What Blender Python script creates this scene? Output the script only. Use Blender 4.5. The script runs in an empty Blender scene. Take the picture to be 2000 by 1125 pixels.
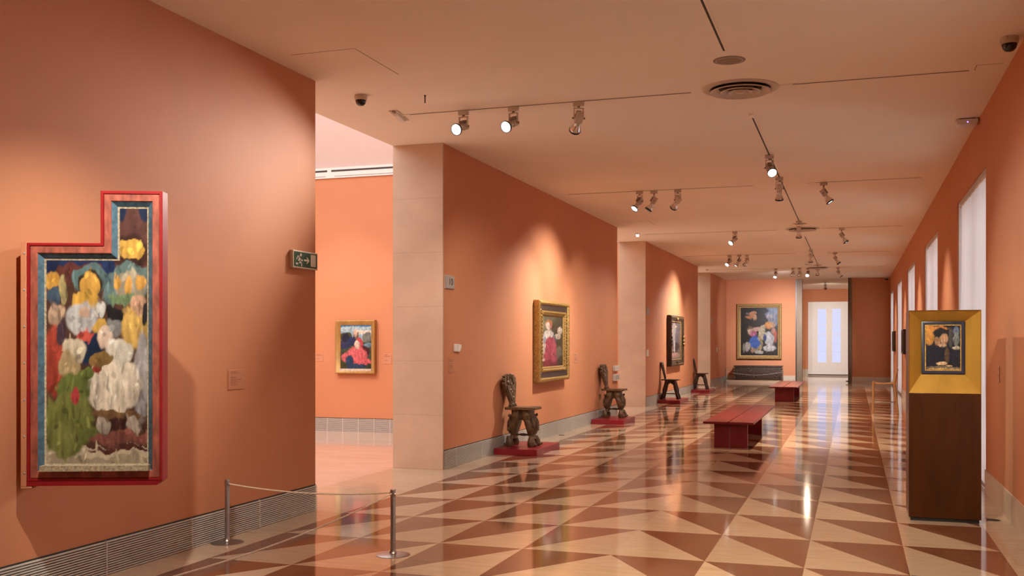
import bpy, bmesh, math, random
from mathutils import Vector, Matrix, noise as mnoise
PI = math.pi
rnd = random.Random(7)
sc = bpy.context.scene
COL = sc.collection

# ------------------------------------------------------------------ constants
L = -4.72            # corridor face of the wall on the gallery side
LB = -5.375          # back face of that wall
R = 1.286            # corridor face of the window wall
H = 3.965            # ceiling height
YE = 40.3            # end wall
YF = 48.6            # far wall of the room beyond

# ------------------------------------------------------------------ materials
def srgb(r, g, b):
    def f(c):
        c /= 255.0
        return c/12.92 if c <= 0.04045 else ((c+0.055)/1.055)**2.4
    return (f(r), f(g), f(b), 1.0)

def lin(r, g, b):
    return (r, g, b, 1.0)

class NT:
    def __init__(self, name):
        self.m = bpy.data.materials.new(name)
        self.m.use_nodes = True
        self.t = self.m.node_tree
        self.t.nodes.clear()
        self.out = self.n('ShaderNodeOutputMaterial')
    def n(self, typ, **kw):
        nd = self.t.nodes.new(typ)
        for k, v in kw.items():
            setattr(nd, k, v)
        return nd
    def l(self, a, b):
        self.t.links.new(a, b)
    def math(self, op, a, b=None, c=None):
        nd = self.n('ShaderNodeMath', operation=op)
        for i, v in enumerate((a, b, c)):
            if v is None:
                continue
            if isinstance(v, (int, float)):
                nd.inputs[i].default_value = v
            else:
                self.l(v, nd.inputs[i])
        return nd.outputs[0]
    def mix(self, fac, a, b, blend='MIX'):
        nd = self.n('ShaderNodeMix', data_type='RGBA', blend_type=blend)
        for i, v in ((0, fac), (6, a), (7, b)):
            if isinstance(v, (int, float)):
                nd.inputs[i].default_value = v
            elif isinstance(v, tuple):
                nd.inputs[i].default_value = v
            else:
                self.l(v, nd.inputs[i])
        return nd.outputs[2]
    def noise(self, vec, scale, detail=4, rough=0.55):
        nd = self.n('ShaderNodeTexNoise')
        nd.inputs['Scale'].default_value = scale
        nd.inputs['Detail'].default_value = detail
        nd.inputs['Roughness'].default_value = rough
        self.l(vec, nd.inputs['Vector'])
        return nd.outputs['Fac']
    def ramp(self, fac, lo, hi):
        nd = self.n('ShaderNodeMapRange')
        nd.inputs[1].default_value = lo
        nd.inputs[2].default_value = hi
        self.l(fac, nd.inputs[0])
        return nd.outputs[0]
    def coord(self, which='Object', scale=(1, 1, 1)):
        tc = self.n('ShaderNodeTexCoord')
        if scale == (1, 1, 1):
            return tc.outputs[which]
        mp = self.n('ShaderNodeMapping')
        mp.inputs['Scale'].default_value = scale
        self.l(tc.outputs[which], mp.inputs['Vector'])
        return mp.outputs[0]
    def bsdf(self, color, rough=0.5, metal=0.0, spec=0.5, coat=0.0):
        b = self.n('ShaderNodeBsdfPrincipled')
        for key, v in (('Base Color', color), ('Roughness', rough), ('Metallic', metal)):
            if isinstance(v, (int, float, tuple)):
                b.inputs[key].default_value = v
            else:
                self.l(v, b.inputs[key])
        b.inputs['Specular IOR Level'].default_value = spec
        if coat:
            b.inputs['Coat Weight'].default_value = coat
            b.inputs['Coat Roughness'].default_value = 0.08
        self.l(b.outputs[0], self.out.inputs[0])
        return b
    def bump(self, b, h, strength=0.3, dist=0.01):
        nd = self.n('ShaderNodeBump')
        nd.inputs['Strength'].default_value = strength
        nd.inputs['Distance'].default_value = dist
        self.l(h, nd.inputs['Height'])
        self.l(nd.outputs[0], b.inputs['Normal'])

def plain(name, color, rough=0.5, metal=0.0, spec=0.5, vary=0.12, scale=8.0, stretch=(1, 1, 1), coat=0.0, bump=0.0, bscale=40):
    k = NT(name)
    co = k.coord('Object', stretch)
    nz = k.noise(co, scale)
    dark = tuple(c*(1-vary) for c in color[:3])+(1,)
    lite = tuple(min(1, c*(1+vary)) for c in color[:3])+(1,)
    c = k.mix(k.ramp(nz, 0.3, 0.7), dark, lite)
    b = k.bsdf(c, rough, metal, spec, coat)
    if bump:
        k.bump(b, k.noise(co, bscale, 3), bump)
    return k.m

def emit(name, color, strength):
    k = NT(name)
    co = k.coord('Object')
    nz = k.noise(co, 2.0)
    c = k.mix(k.ramp(nz, 0.2, 0.8), color, tuple(x*0.97 for x in color[:3])+(1,))
    e = k.n('ShaderNodeEmission')
    k.l(c, e.inputs[0])
    e.inputs[1].default_value = strength
    k.l(e.outputs[0], k.out.inputs[0])
    return k.m

WALL_C = lin(0.57, 0.238, 0.115)
M = {}
M['wall'] = plain('wall_paint', WALL_C, 0.7, vary=0.03, scale=1.6, bump=0.05, bscale=300, spec=0.25)
M['ceil'] = plain('ceiling_paint', lin(0.90, 0.81, 0.68), 0.8, vary=0.02, scale=1.0, spec=0.2)
M['plaster'] = plain('pale_plaster', lin(0.80, 0.74, 0.72), 0.8, vary=0.02, scale=1.0, spec=0.2)
M['white'] = plain('white_enamel', lin(0.74, 0.70, 0.64), 0.4, vary=0.03)
M['lampwhite'] = plain('lamp_enamel', lin(0.56, 0.47, 0.38), 0.38, vary=0.05, scale=20)
M['lampgrey'] = plain('lamp_grey_box', lin(0.24, 0.17, 0.13), 0.5, vary=0.08, scale=20)
M['chrome'] = plain('polished_aluminium', lin(0.72, 0.72, 0.70), 0.22, metal=1.0, vary=0.05)
M['dark'] = plain('dark_slot', lin(0.03, 0.022, 0.016), 0.6, vary=0.1)
M['groove'] = plain('shadow_joint', lin(0.16, 0.10, 0.065), 0.8)
M['black'] = plain('black_plastic', lin(0.012, 0.011, 0.011), 0.35, vary=0.1)
M['smoked'] = plain('smoked_dome', lin(0.010, 0.009, 0.009), 0.08, vary=0.1, spec=0.7)
M['steel'] = plain('brushed_steel', lin(0.42, 0.39, 0.36), 0.33, metal=1.0, vary=0.12, scale=30, stretch=(1, 1, 0.05))
M['bronze'] = plain('bronze_cladding', lin(0.19, 0.135, 0.085), 0.55, metal=0.4, vary=0.10, scale=6, stretch=(4, 4, 0.3))
M['grille'] = plain('grille_aluminium', lin(0.60, 0.56, 0.50), 0.4, metal=0.0, vary=0.06, scale=20)
M['red'] = plain('red_lacquer', lin(0.24, 0.010, 0.020), 0.30, vary=0.10, scale=5)
M['redbench'] = plain('bench_red', lin(0.185, 0.012, 0.018), 0.26, vary=0.08, scale=4, stretch=(3, 0.4, 1))
M['casered'] = plain('case_red', lin(0.30, 0.010, 0.013), 0.42, vary=0.12, scale=6)
M['oldred'] = plain('worn_red_frame', lin(0.33, 0.085, 0.050), 0.6, vary=0.45, scale=26, stretch=(1, 1, 0.35))
M['oldblue'] = plain('worn_blue_moulding', lin(0.060, 0.125, 0.170), 0.55, vary=0.35, scale=30)
M['wornlight'] = plain('worn_plaster_edge', lin(0.42, 0.35, 0.22), 0.7, vary=0.5, scale=60)
M['oak'] = plain('dark_carved_oak', lin(0.115, 0.063, 0.028), 0.42, vary=0.45, scale=28, stretch=(1, 1, 0.3), bump=0.8, bscale=55)
M['oak2'] = plain('dark_turned_oak', lin(0.050, 0.027, 0.014), 0.45, vary=0.4, scale=24, stretch=(1, 1, 0.3), bump=0.4, bscale=45)
M['seat'] = plain('worn_seat_wood', lin(0.20, 0.085, 0.035), 0.35, vary=0.35, scale=14, stretch=(0.3, 1, 1))
M['stud'] = plain('brass_stud', lin(0.42, 0.28, 0.10), 0.35, metal=0.8, vary=0.2)
M['beech'] = plain('pale_beech', lin(0.34, 0.17, 0.070), 0.4, vary=0.15, scale=10, stretch=(1, 1, 0.15))
M['gilt'] = plain('gilt_frame', lin(0.46, 0.29, 0.085), 0.42, metal=0.55, vary=0.4, scale=50, bump=0.6, bscale=70)
M['giltdull'] = plain('old_gold_frame', lin(0.30, 0.185, 0.062), 0.48, metal=0.45, vary=0.35, scale=30, bump=0.5, bscale=60)
M['giltflat'] = plain('flat_gold_frame', lin(0.42, 0.25, 0.075), 0.45, metal=0.35, vary=0.2, scale=14, stretch=(1, 1, 0.3))
M['ebony'] = plain('ebonised_frame', lin(0.040, 0.024, 0.014), 0.35, vary=0.3, scale=20)
M['navyframe'] = plain('navy_frame', lin(0.020, 0.021, 0.040), 0.4, vary=0.2)
M['goldpanel'] = plain('gold_leaf_panel', lin(0.50, 0.285, 0.045), 0.42, metal=0.35, vary=0.18, scale=5, stretch=(1, 1, 0.25))
M['stand'] = plain('brown_stand_panel', lin(0.050, 0.0135, 0.0012), 0.30, spec=0.3, vary=0.25, scale=4, stretch=(3, 3, 0.4))
M['stonegrey'] = plain('painted_ledge', lin(0.56, 0.47, 0.37), 0.6, vary=0.25, scale=30)
M['rope'] = plain('barrier_cord', lin(0.74, 0.60, 0.44), 0.8, vary=0.25, scale=120)
M['label'] = plain('wall_label_card', lin(0.53, 0.215, 0.105), 0.45, vary=0.02)
M['labelpale'] = plain('pale_label_card', lin(0.55, 0.245, 0.135), 0.45, vary=0.02)
M['ink'] = plain('label_ink', lin(0.22, 0.075, 0.030), 0.6, vary=0.05)
M['signgreen'] = plain('sign_green', lin(0.006, 0.060, 0.020), 0.4, vary=0.05)
M['signcream'] = plain('sign_cream', lin(0.62, 0.54, 0.42), 0.5, vary=0.03)
M['signgrey'] = plain('sign_grey_metal', lin(0.40, 0.36, 0.32), 0.5, metal=0.0, vary=0.06)
M['canvasback'] = plain('canvas_edge', lin(0.25, 0.18, 0.11), 0.8)
M['lens'] = emit('lit_lamp_lens', lin(1.0, 0.93, 0.84), 6.0)
M['lensdim'] = emit('dim_lamp_lens', lin(1.0, 0.92, 0.8), 1.2)
M['violet'] = emit('violet_led', lin(0.35, 0.2, 1.0), 5.0)
M['emglow'] = emit('emergency_light_glow', lin(1.0, 0.9, 0.75), 3.0)
M['sky_panel'] = emit('luminous_skylight', lin(1.0, 0.93, 0.94), 3.2)
M['winpane'] = emit('daylit_far_window', lin(0.62, 0.64, 0.92), 1.15)
M['steelgrey'] = plain('grey_trim', lin(0.35, 0.33, 0.31), 0.5)

def travertine(name, base, joint=0.0, rough=0.35, pits=True):
    k = NT(name)
    co = k.coord('Object')
    n1 = k.noise(k.coord('Object', (0.8, 0.8, 1.1)), 1.8, 6, 0.6)
    n2 = k.noise(co, 22, 5, 0.7)
    n3 = k.noise(co, 75, 2, 0.5)
    d = tuple(c*0.88 for c in base[:3])+(1,)
    li = tuple(min(1, c*1.10) for c in base[:3])+(1,)
    c = k.mix(k.ramp(n1, 0.3, 0.7), d, li)
    c = k.mix(k.math('MULTIPLY', k.ramp(n2, 0.55, 0.8), 0.16), c, lin(base[0]*0.55, base[1]*0.5, base[2]*0.45))
    if pits:
        c = k.mix(k.math('MULTIPLY', k.math('GREATER_THAN', n3, 0.71), 0.5), c, lin(base[0]*0.4, base[1]*0.33, base[2]*0.27))
    if joint:
        sx = k.n('ShaderNodeSeparateXYZ')
        k.l(co, sx.inputs[0])
        f = k.math('FRACT', k.math('DIVIDE', sx.outputs[2], joint))
        ln = k.math('LESS_THAN', f, 0.006)
        c = k.mix(k.math('MULTIPLY', ln, 0.45), c, lin(base[0]*0.4, base[1]*0.35, base[2]*0.3))
    k.bsdf(c, rough)
    return k.m
M['trav'] = travertine('travertine_cladding', lin(0.60, 0.44, 0.31), joint=0.66)
M['travskirt'] = travertine('travertine_skirting', lin(0.56, 0.46, 0.35), rough=0.3)
M['travfloor'] = travertine('travertine_border', lin(0.60, 0.47, 0.33), rough=0.10)

def gallery_floor():
    k = NT('polished_marble_triangles')
    tc = k.n('ShaderNodeTexCoord')
    co = tc.outputs['Object']
    s = k.n('ShaderNodeSeparateXYZ')
    k.l(co, s.inputs[0])
    x, y = s.outputs[0], s.outputs[1]
    i = k.math('DIVIDE', k.math('ADD', x, 1.675), 0.677)
    a = k.math('ABSOLUTE', i)
    ua = k.math('FRACT', a)
    j = k.math('DIVIDE', k.math('SUBTRACT', y, 8.256), 1.027)
    v = k.math('FRACT', j)
    dark = k.math('GREATER_THAN', k.math('ADD', ua, v), 1.0)
    inside = k.math('MULTIPLY', k.math('LESS_THAN', a, 4.0), k.math('LESS_THAN', y, 37.45))
    dark = k.math('MULTIPLY', dark, inside)
    # tile id -> per-tile tint
    cb = k.n('ShaderNodeCombineXYZ')
    k.l(k.math('FLOOR', i), cb.inputs[0])
    k.l(k.math('FLOOR', j), cb.inputs[1])
    k.l(dark, cb.inputs[2])
    wn = k.n('ShaderNodeTexWhiteNoise')
    k.l(cb.outputs[0], wn.inputs[0])
    tint = wn.outputs[0]
    mp = k.n('ShaderNodeMapping')
    mp.inputs['Scale'].default_value = (1.2, 7.0, 1)
    k.l(co, mp.inputs['Vector'])
    # shift grain per tile
    addv = k.n('ShaderNodeVectorMath', operation='MULTIPLY_ADD')
    k.l(wn.outputs[1], addv.inputs[0])
    addv.inputs[1].default_value = (9, 9, 9)
    k.l(mp.outputs[0], addv.inputs[2])
    g1 = k.noise(addv.outputs[0], 2.6, 7, 0.62)
    g2 = k.noise(addv.outputs[0], 13, 5, 0.7)
    g3 = k.noise(co, 62, 2, 0.5)
    dk = k.mix(k.ramp(g1, 0.3, 0.72), lin(0.130, 0.046, 0.020), lin(0.240, 0.100, 0.050))
    dk = k.mix(k.math('MULTIPLY', k.ramp(g2, 0.52, 0.75), 0.35), dk, lin(0.12, 0.040, 0.018))
    lt = k.mix(k.ramp(g1, 0.3, 0.7), lin(0.48, 0.35, 0.23), lin(0.58, 0.44, 0.31))
    lt = k.mix(k.math('MULTIPLY', k.ramp(g2, 0.56, 0.8), 0.25), lt, lin(0.38, 0.25, 0.15))
    pit = k.math('MULTIPLY', k.math('GREATER_THAN', g3, 0.72), 0.55)
    lt = k.mix(pit, lt, lin(0.20, 0.12, 0.07))
    c = k.mix(dark, lt, dk)
    tv = k.math('ADD', k.math('MULTIPLY', tint, 0.22), 0.89)
    cv = k.n('ShaderNodeCombineXYZ')
    for q in range(3):
        k.l(tv, cv.inputs[q])
    c = k.mix(1.0, c, cv.outputs[0], 'MULTIPLY')
    # plain border joints
    jb = k.math('LESS_THAN', k.math('FRACT', k.math('DIVIDE', y, 1.36)), 0.004)
    jb = k.math('MULTIPLY', jb, k.math('SUBTRACT', 1.0, inside))
    c = k.mix(k.math('MULTIPLY', jb, 0.4), c, lin(0.25, 0.17, 0.1))
    rg = k.math('ADD', k.math('MULTIPLY', g2, 0.05), 0.055)
    b = k.bsdf(c, rg, spec=0.45)
    return k.m
M['floor'] = gallery_floor()

def room_floor():
    k = NT('pink_marble_floor')
    n1 = k.noise(k.coord('Object', (1.0, 2.5, 1)), 1.3, 7, 0.6)
    n2 = k.noise(k.coord('Object', (1.0, 3.0, 1)), 6, 5, 0.65)
    c = k.mix(k.ramp(n1, 0.3, 0.7), lin(0.60, 0.44, 0.33), lin(0.72, 0.56, 0.43))
    c = k.mix(k.math('MULTIPLY', k.ramp(n2, 0.52, 0.8), 0.3), c, lin(0.52, 0.33, 0.23))
    k.bsdf(c, 0.10, coat=0.2)
    return k.m
M['floor2'] = room_floor()

def blind_mat():
    k = NT('translucent_blind_fabric')
    co = k.coord('Object', (1, 9, 0.2))
    c = k.mix(k.ramp(k.noise(co, 1.5, 3), 0.3, 0.7), lin(0.76, 0.70, 0.62), lin(0.84, 0.79, 0.72))
    d = k.n('ShaderNodeBsdfDiffuse')
    t = k.n('ShaderNodeBsdfTranslucent')
    k.l(c, d.inputs[0]); k.l(c, t.inputs[0])
    mx = k.n('ShaderNodeMixShader')
    mx.inputs[0].default_value = 0.35
    k.l(d.outputs[0], mx.inputs[1]); k.l(t.outputs[0], mx.inputs[2])
    k.l(mx.outputs[0], k.out.inputs[0])
    return k.m
M['blind'] = blind_mat()

def glass_mat():
    k = NT('window_glass')
    g = k.n('ShaderNodeBsdfGlossy'); g.inputs['Roughness'].default_value = 0.02
    t = k.n('ShaderNodeBsdfTransparent'); t.inputs[0].default_value = (0.94, 0.95, 0.97, 1)
    f = k.n('ShaderNodeFresnel'); f.inputs[0].default_value = 1.45
    mx = k.n('ShaderNodeMixShader')
    k.l(f.outputs[0], mx.inputs[0]); k.l(t.outputs[0], mx.inputs[1]); k.l(g.outputs[0], mx.inputs[2])
    k.l(mx.outputs[0], k.out.inputs[0])
    return k.m
M['glass'] = glass_mat()

def paint_mat():
    k = NT('painted_panel')
    at = k.n('ShaderNodeVertexColor'); at.layer_name = 'paint'
    nz = k.noise(k.coord('Object'), 38, 6, 0.7)
    v = k.math('ADD', k.math('MULTIPLY', nz, 0.7), 0.65)
    cv = k.n('ShaderNodeCombineXYZ')
    for q in range(3):
        k.l(v, cv.inputs[q])
    c = k.mix(1.0, at.outputs[0], cv.outputs[0], 'MULTIPLY')
    k.bsdf(c, 0.42, spec=0.35)
    return k.m
M['paint'] = paint_mat()

# ------------------------------------------------------------------ mesh helpers
class MB:
    def __init__(self):
        self.v, self.f, self.mi, self.mats = [], [], [], []
    def _m(self, m):
        if m not in self.mats:
            self.mats.append(m)
        return self.mats.index(m)
    def add(self, verts, faces, m):
        o = len(self.v)
        i = self._m(m)
        self.v += [tuple(p) for p in verts]
        for f in faces:
            self.f.append(tuple(o+k for k in f)); self.mi.append(i)
        return self
    def box(self, x0, x1, y0, y1, z0, z1, m):
        vs = [(x0, y0, z0), (x1, y0, z0), (x1, y1, z0), (x0, y1, z0), (x0, y0, z1), (x1, y0, z1), (x1, y1, z1), (x0, y1, z1)]
        return self.add(vs, [(3, 2, 1, 0), (4, 5, 6, 7), (0, 1, 5, 4), (1, 2, 6, 5), (2, 3, 7, 6), (3, 0, 4, 7)], m)
    def prism(self, poly, fn, d0, d1, m):
        """extrude a 2D polygon: fn(a, b, d) -> point"""
        n = len(poly)
        vs = [fn(a, b, d0) for a, b in poly]+[fn(a, b, d1) for a, b in poly]
        fs = [tuple(range(n))[::-1], tuple(range(n, 2*n))]+[(k, (k+1) % n, n+(k+1) % n, n+k) for k in range(n)]
        return self.add(vs, fs, m)
    def loft(self, rings, m, cap=True):
        n = len(rings[0]); vs = [p for r in rings for p in r]; fs = []
        for a in range(len(rings)-1):
            for k in range(n):
                fs.append((a*n+k, a*n+(k+1) % n, (a+1)*n+(k+1) % n, (a+1)*n+k))
        if cap:
            fs.append(tuple(range(n))[::-1]); fs.append(tuple((len(rings)-1)*n+k for k in range(n)))
        return self.add(vs, fs, m)
    def lathe(self, prof, m, n=24, mat=None, cap=True):
        """prof: (radius, height) along local z; mat: Matrix"""
        mat = mat or Matrix()
        rings = [[mat @ Vector((r*math.cos(2*PI*k/n), r*math.sin(2*PI*k/n), z)) for k in range(n)] for r, z in prof]
        return self.loft(rings, m, cap)
    def tube(self, pts, r, m, n=10):
        pts = [Vector(p) for p in pts]; rings = []
        for k, p in enumerate(pts):
            t = (pts[min(k+1, len(pts)-1)]-pts[max(k-1, 0)]).normalized()
            ref = Vector((0, 0, 1)) if abs(t.z) < 0.9 else Vector((1, 0, 0))
            a = t.cross(ref).normalized(); b = t.cross(a).normalized()
            rr = r[k] if isinstance(r, (list, tuple)) else r
            rings.append([p+a*(rr*math.cos(2*PI*q/n))+b*(rr*math.sin(2*PI*q/n)) for q in range(n)])
        return self.loft(rings, m)
    def ball(self, c, rx, ry, rz, m, n=12):
        rings = []
        for a in range(1, n):
            t = PI*a/n
            rings.append([(c[0]+rx*math.sin(t)*math.cos(2*PI*k/n), c[1]+ry*math.sin(t)*math.sin(2*PI*k/n), c[2]-rz*math.cos(t)) for k in range(n)])
        return self.loft(rings, m)
    def build(self, name, parent=None, loc=(0, 0, 0), rot=(0, 0, 0), bevel=0.0, smooth=True):
        me = bpy.data.meshes.new(name)
        me.from_pydata(self.v, [], self.f)
        for m in self.mats:
            me.materials.append(m)
        me.polygons.foreach_set('material_index', self.mi)
        bm = bmesh.new(); bm.from_mesh(me)
        bmesh.ops.recalc_face_normals(bm, faces=bm.faces)
        bm.to_mesh(me); bm.free()
        if smooth:
            me.polygons.foreach_set('use_smooth', [True]*len(me.polygons))
            me.set_sharp_from_angle(angle=math.radians(38))
        me.update()
        o = bpy.data.objects.new(name, me)
        COL.objects.link(o)
        o.location = loc; o.rotation_euler = rot
        if parent:
            o.parent = parent
        if bevel:
            b = o.modifiers.new('bevel', 'BEVEL')
            b.width = bevel; b.segments = 2; b.limit_method = 'ANGLE'
        return o

def tag(o, label=None, cat=None, group=None, kind=None):
    if label: o['label'] = label
    if cat: o['category'] = cat
    if group: o['group'] = group
    if kind: o['kind'] = kind
    return o
def thing(name, label, cat, loc=(0, 0, 0), rz=0, group=None):
    o = bpy.data.objects.new(name, None)
    o.empty_display_size = 0.1
    COL.objects.link(o)
    o.location = loc; o.rotation_euler = (0, 0, rz)
    return tag(o, label, cat, group)
def struct(name, mb, parent=None, **kw):
    return tag(mb.build(name, parent, **kw), kind='structure')
def copy_tree(root):
    r = root.copy(); COL.objects.link(r)
    for ch in root.children:
        c = ch.copy(); COL.objects.link(c); c.parent = r
        c.matrix_parent_inverse = ch.matrix_parent_inverse.copy()
        for g in ch.children:
            d = g.copy(); COL.objects.link(d); d.parent = c
    return r

# ------------------------------------------------------------------ the room shell
Y0 = -5.0
mb = MB().add([(LB, Y0, 0), (R+0.9, Y0, 0), (R+0.9, YF+0.3, 0), (LB, YF+0.3, 0)], [(0, 1, 2, 3)], M['floor'])
struct('floor', mb)
mb = MB().add([(-13, Y0, 0), (LB, Y0, 0), (LB, 41.5, 0), (-13, 41.5, 0)], [(0, 1, 2, 3)], M['floor2'])
struct('floor', mb)
struct('ceiling', MB().box(LB, R+0.6, Y0-0.2, YE+0.4, H, H+0.3, M['ceil']))
struct('ceiling', MB().box(-5.0, R+0.6, YE+0.4, YF+0.3, H, H+0.3, M['ceil']))

OPEN = [(8.31, 11.40), (20.963, 24.03), (32.64, 35.62)]
segs = [(Y0, 8.31), (11.40, 20.963), (24.03, 32.64), (35.62, YE)]
for a, b in segs:
    w = MB().box(LB, L, a, b, 0, H, M['wall'])
    struct('wall_left', w)
struct('wall_left', MB().box(LB, L, Y0, YE+0.4, H+0.3, 5.75, M['plaster']))
for q, (a, b) in enumerate(OPEN):
    struct('trim_%d' % (q+1), MB().box(LB-0.004, L+0.003, b-0.03, b+0.0, 0, H, M['trav']))

# window wall with openings to the floor
WIN = [(-1.3, 1.75), (5.05, 8.1), (11.40, 14.45), (17.70, 20.90), (24.16, 27.45), (30.55, 33.75), (36.9, 39.9)]
WT = 3.36
mb = MB()
cur = Y0
for a, b in WIN:
    mb.box(R, R+0.6, cur, a, 0, WT, M['wall']); cur = b
mb.box(R, R+0.6, cur, YE+0.4, 0, WT, M['wall'])
mb.box(R, R+0.6, Y0, YE+0.4, WT, H, M['wall'])
struct('wall_right', mb)
mb = MB()
cur = Y0
for a, b in WIN+[(YE, YE)]:
    mb.box(R-0.012, R+0.002, cur, a, 0, 0.245, M['travskirt']); cur = b
struct('baseboard_right', mb)
struct('wall_back', MB().box(LB, R+0.6, Y0-0.2, Y0, 0, H, M['wall']))

# windows and blinds
BL = {2: 'white roller blind directly behind the gilded display stand', 3: 'white roller blind of the second tall window beyond the display stand',
      4: 'white roller blind between the second and third windows\' small framed panels', 5: 'narrow-looking white roller blind beyond the farther small framed panel', 6: 'white roller blind nearest the far corner by the end wall',
      1: 'unseen white roller blind added beside the camera to block sky light', 0: 'unseen white roller blind added behind the visitor to block sky light'}  # these two are added out of view to stop bluish sky light leaking in
BL[4] = 'white roller blind just beyond the tall wooden attendant stool'
for q, (a, b) in enumerate(WIN):
    fr = MB()
    xw = R+0.50
    for (ya, yb) in ((a, a+0.09), (b-0.09, b), ((a+b)/2-0.05, (a+b)/2+0.05)):
        fr.box(xw, xw+0.07, ya, yb, 0.05, WT-0.02, M['white'])
    fr.box(xw, xw+0.07, a, b, 0, 0.06, M['white']); fr.box(xw, xw+0.07, a, b, WT-0.1, WT, M['white'])
    fr.box(xw, xw+0.07, a, b, 1.0, 1.06, M['white'])
    wf = struct('window_%d' % (q+1), fr)
    struct('pane', MB().box(xw+0.03, xw+0.036, a+0.05, b-0.05, 0.05, WT-0.08, M['glass']), wf)
    rv = MB()   # pale reveal lining
    rv.box(R+0.02, R+0.5, a, a+0.012, 0, WT, M['white']).box(R+0.02, R+0.5, b-0.012, b, 0, WT, M['white']).box(R+0.02, R+0.5, a, b, WT-0.012, WT, M['white'])
    struct('reveal', rv, wf)
    t = thing('roller_blind', BL[q], 'blind', (R+0.03, (a+b)/2, 0), 0, 'roller blinds of the tall windows')
    w = (b-a)/2
    fm = MB()
    ny, nz = 26, 12
    y_n, y_f = -w+0.30, w-0.04
    vs, fs = [], []
    for iz in range(nz+1):
        z = 0.05+(WT-0.10)*iz/nz
        for iy in range(ny+1):
            yy = y_n+(y_f-y_n)*iy/ny
            wob = 0.006*math.sin(iy*1.7+q)+0.010*math.sin(iz*0.55+q)*(1 if iy < 3 or iy > ny-3 else 0.2)
            vs.append((wob, yy, z))
    for iz in range(nz):
        for iy in range(ny):
            k = iz*(ny+1)+iy
            fs.append((k, k+1, k+ny+2, k+ny+1))
    fm.add(vs, fs, M['blind'])
    fm.build('fabric', t)
    MB().tube([(0.03, -w+0.06, WT-0.05), (0.03, w-0.06, WT-0.05)], 0.032, M['white'], 14).build('roller_tube', t)
    MB().box(-0.012, 0.012, y_n, y_f, 0.02, 0.05, M['steelgrey']).build('bottom_bar', t)

# end wall, jambs, far room
struct('wall_end', MB().box(LB, -2.10, YE, YE+0.35, 0, H, M['wall']))
struct('wall_end', MB().box(-0.06, R+0.6, YE, YE+0.35, 0, H, M['wall']))
struct('trim_4', MB().box(-2.10, -2.062, YE-0.03, YE+0.35, 0, H, M['black']).box(-2.062, -1.862, YE-0.02, YE+0.37, 0, H, M['bronze']))
struct('trim_5', MB().box(-0.19, -0.16, YE-0.04, YE+0.37, 0, H, M['dark']).box(-0.16, -0.06, YE-0.05, YE+0.37, 0.0, H, M['bronze']).box(-0.27, -0.19, YE-0.06, YE-0.01, 0.05, 0.09, M['dark']))
struct('baseboard_end', MB().box(L, -2.11, YE-0.015, YE, 0, 0.26, M['travskirt']))
struct('baseboard_end', MB().box(-0.055, R, YE-0.015, YE, 0, 0.235, M['travskirt']))
struct('wall_far', MB().box(-5.0, R+0.6, YF, YF+0.2, 0, H, M['wall']))
struct('wall_far_left', MB().box(-5.2, -5.0, YE+0.35, YF+0.2, 0, H, M['wall']))
struct('wall_far_right', MB().box(R, R+0.6, YE+0.4, YF+0.2, 0, H, M['wall']))
struct('baseboard_far', MB().box(-5.0, R, YF-0.015, YF, 0, 0.30, M['travskirt']))
# tall window of the far room with its blind
t = thing('window_blind', 'wide white blind over the far doorway window with two glowing strips', 'blind', (-1.11, YF-0.05, 0))
MB().box(-0.87, 0.87, -0.006, 0.006, 0.06, 3.39, M['white']).build('fabric', t)
MB().box(-0.87, 0.87, -0.014, 0.012, 0.04, 0.07, M['dark']).build('bottom_bar', t)
for x0 in (-0.44, 0.19):
    g = MB().box(x0, x0+0.36, -0.012, -0.005, 0.62, 3.06, M['winpane'])
    g.build('lit_pane', t)
    for zz in (1.1, 1.5, 1.88, 1.91, 2.35, 2.7, 2.9):
        MB().box(x0, x0+0.36, -0.0135, -0.012, zz, zz+0.012, M['white']).build('muntin', t)

# side galleries seen through the openings
rooms = [(1.5, 15.74), (15.95, 28.4), (28.6, 40.6)]
for a, b in rooms:
    struct('wall_gallery_end', MB().box(-13, LB, b, b+0.2, 0, 4.40, M['wall']))
    struct('wall_gallery_near', MB().box(-13, LB, a-0.01, a, 0, 5.6, M['wall']))
    struct('wall_gallery_side', MB().box(-13.2, -13, a-0.2, b+0.2, 0, 5.6, M['wall']))
    mb = MB().add([(-13, b+0.0, 4.58), (LB, b+0.0, 4.58), (LB, b-0.95, 5.62), (-13, b-0.95, 5.62)], [(0, 1, 2, 3)], M['plaster'])
    struct('ceiling', mb)
    mb = MB().add([(-13, a, 5.62), (LB, a, 5.62), (LB, b-0.95, 5.62), (-13, b-0.95, 5.62)], [(3, 2, 1, 0)], M['sky_panel'])
    struct('window_skylight', mb)
    # linear air slot under the skylight cove
    sl = MB().box(-13, LB, b-0.03, b+0.02, 4.40, 4.58, M['white'])
    for x0 in range(8):
        xa = -13+x0*1.45
        sl.box(xa+0.04, xa+1.41, b-0.034, b-0.029, 4.51, 4.54, M['dark'])
        sl.box(xa+0.10, xa+1.38, b-0.033, b-0.029, 4.425, 4.437, M['steelgrey'])
    struct('trim_6', sl)

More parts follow.
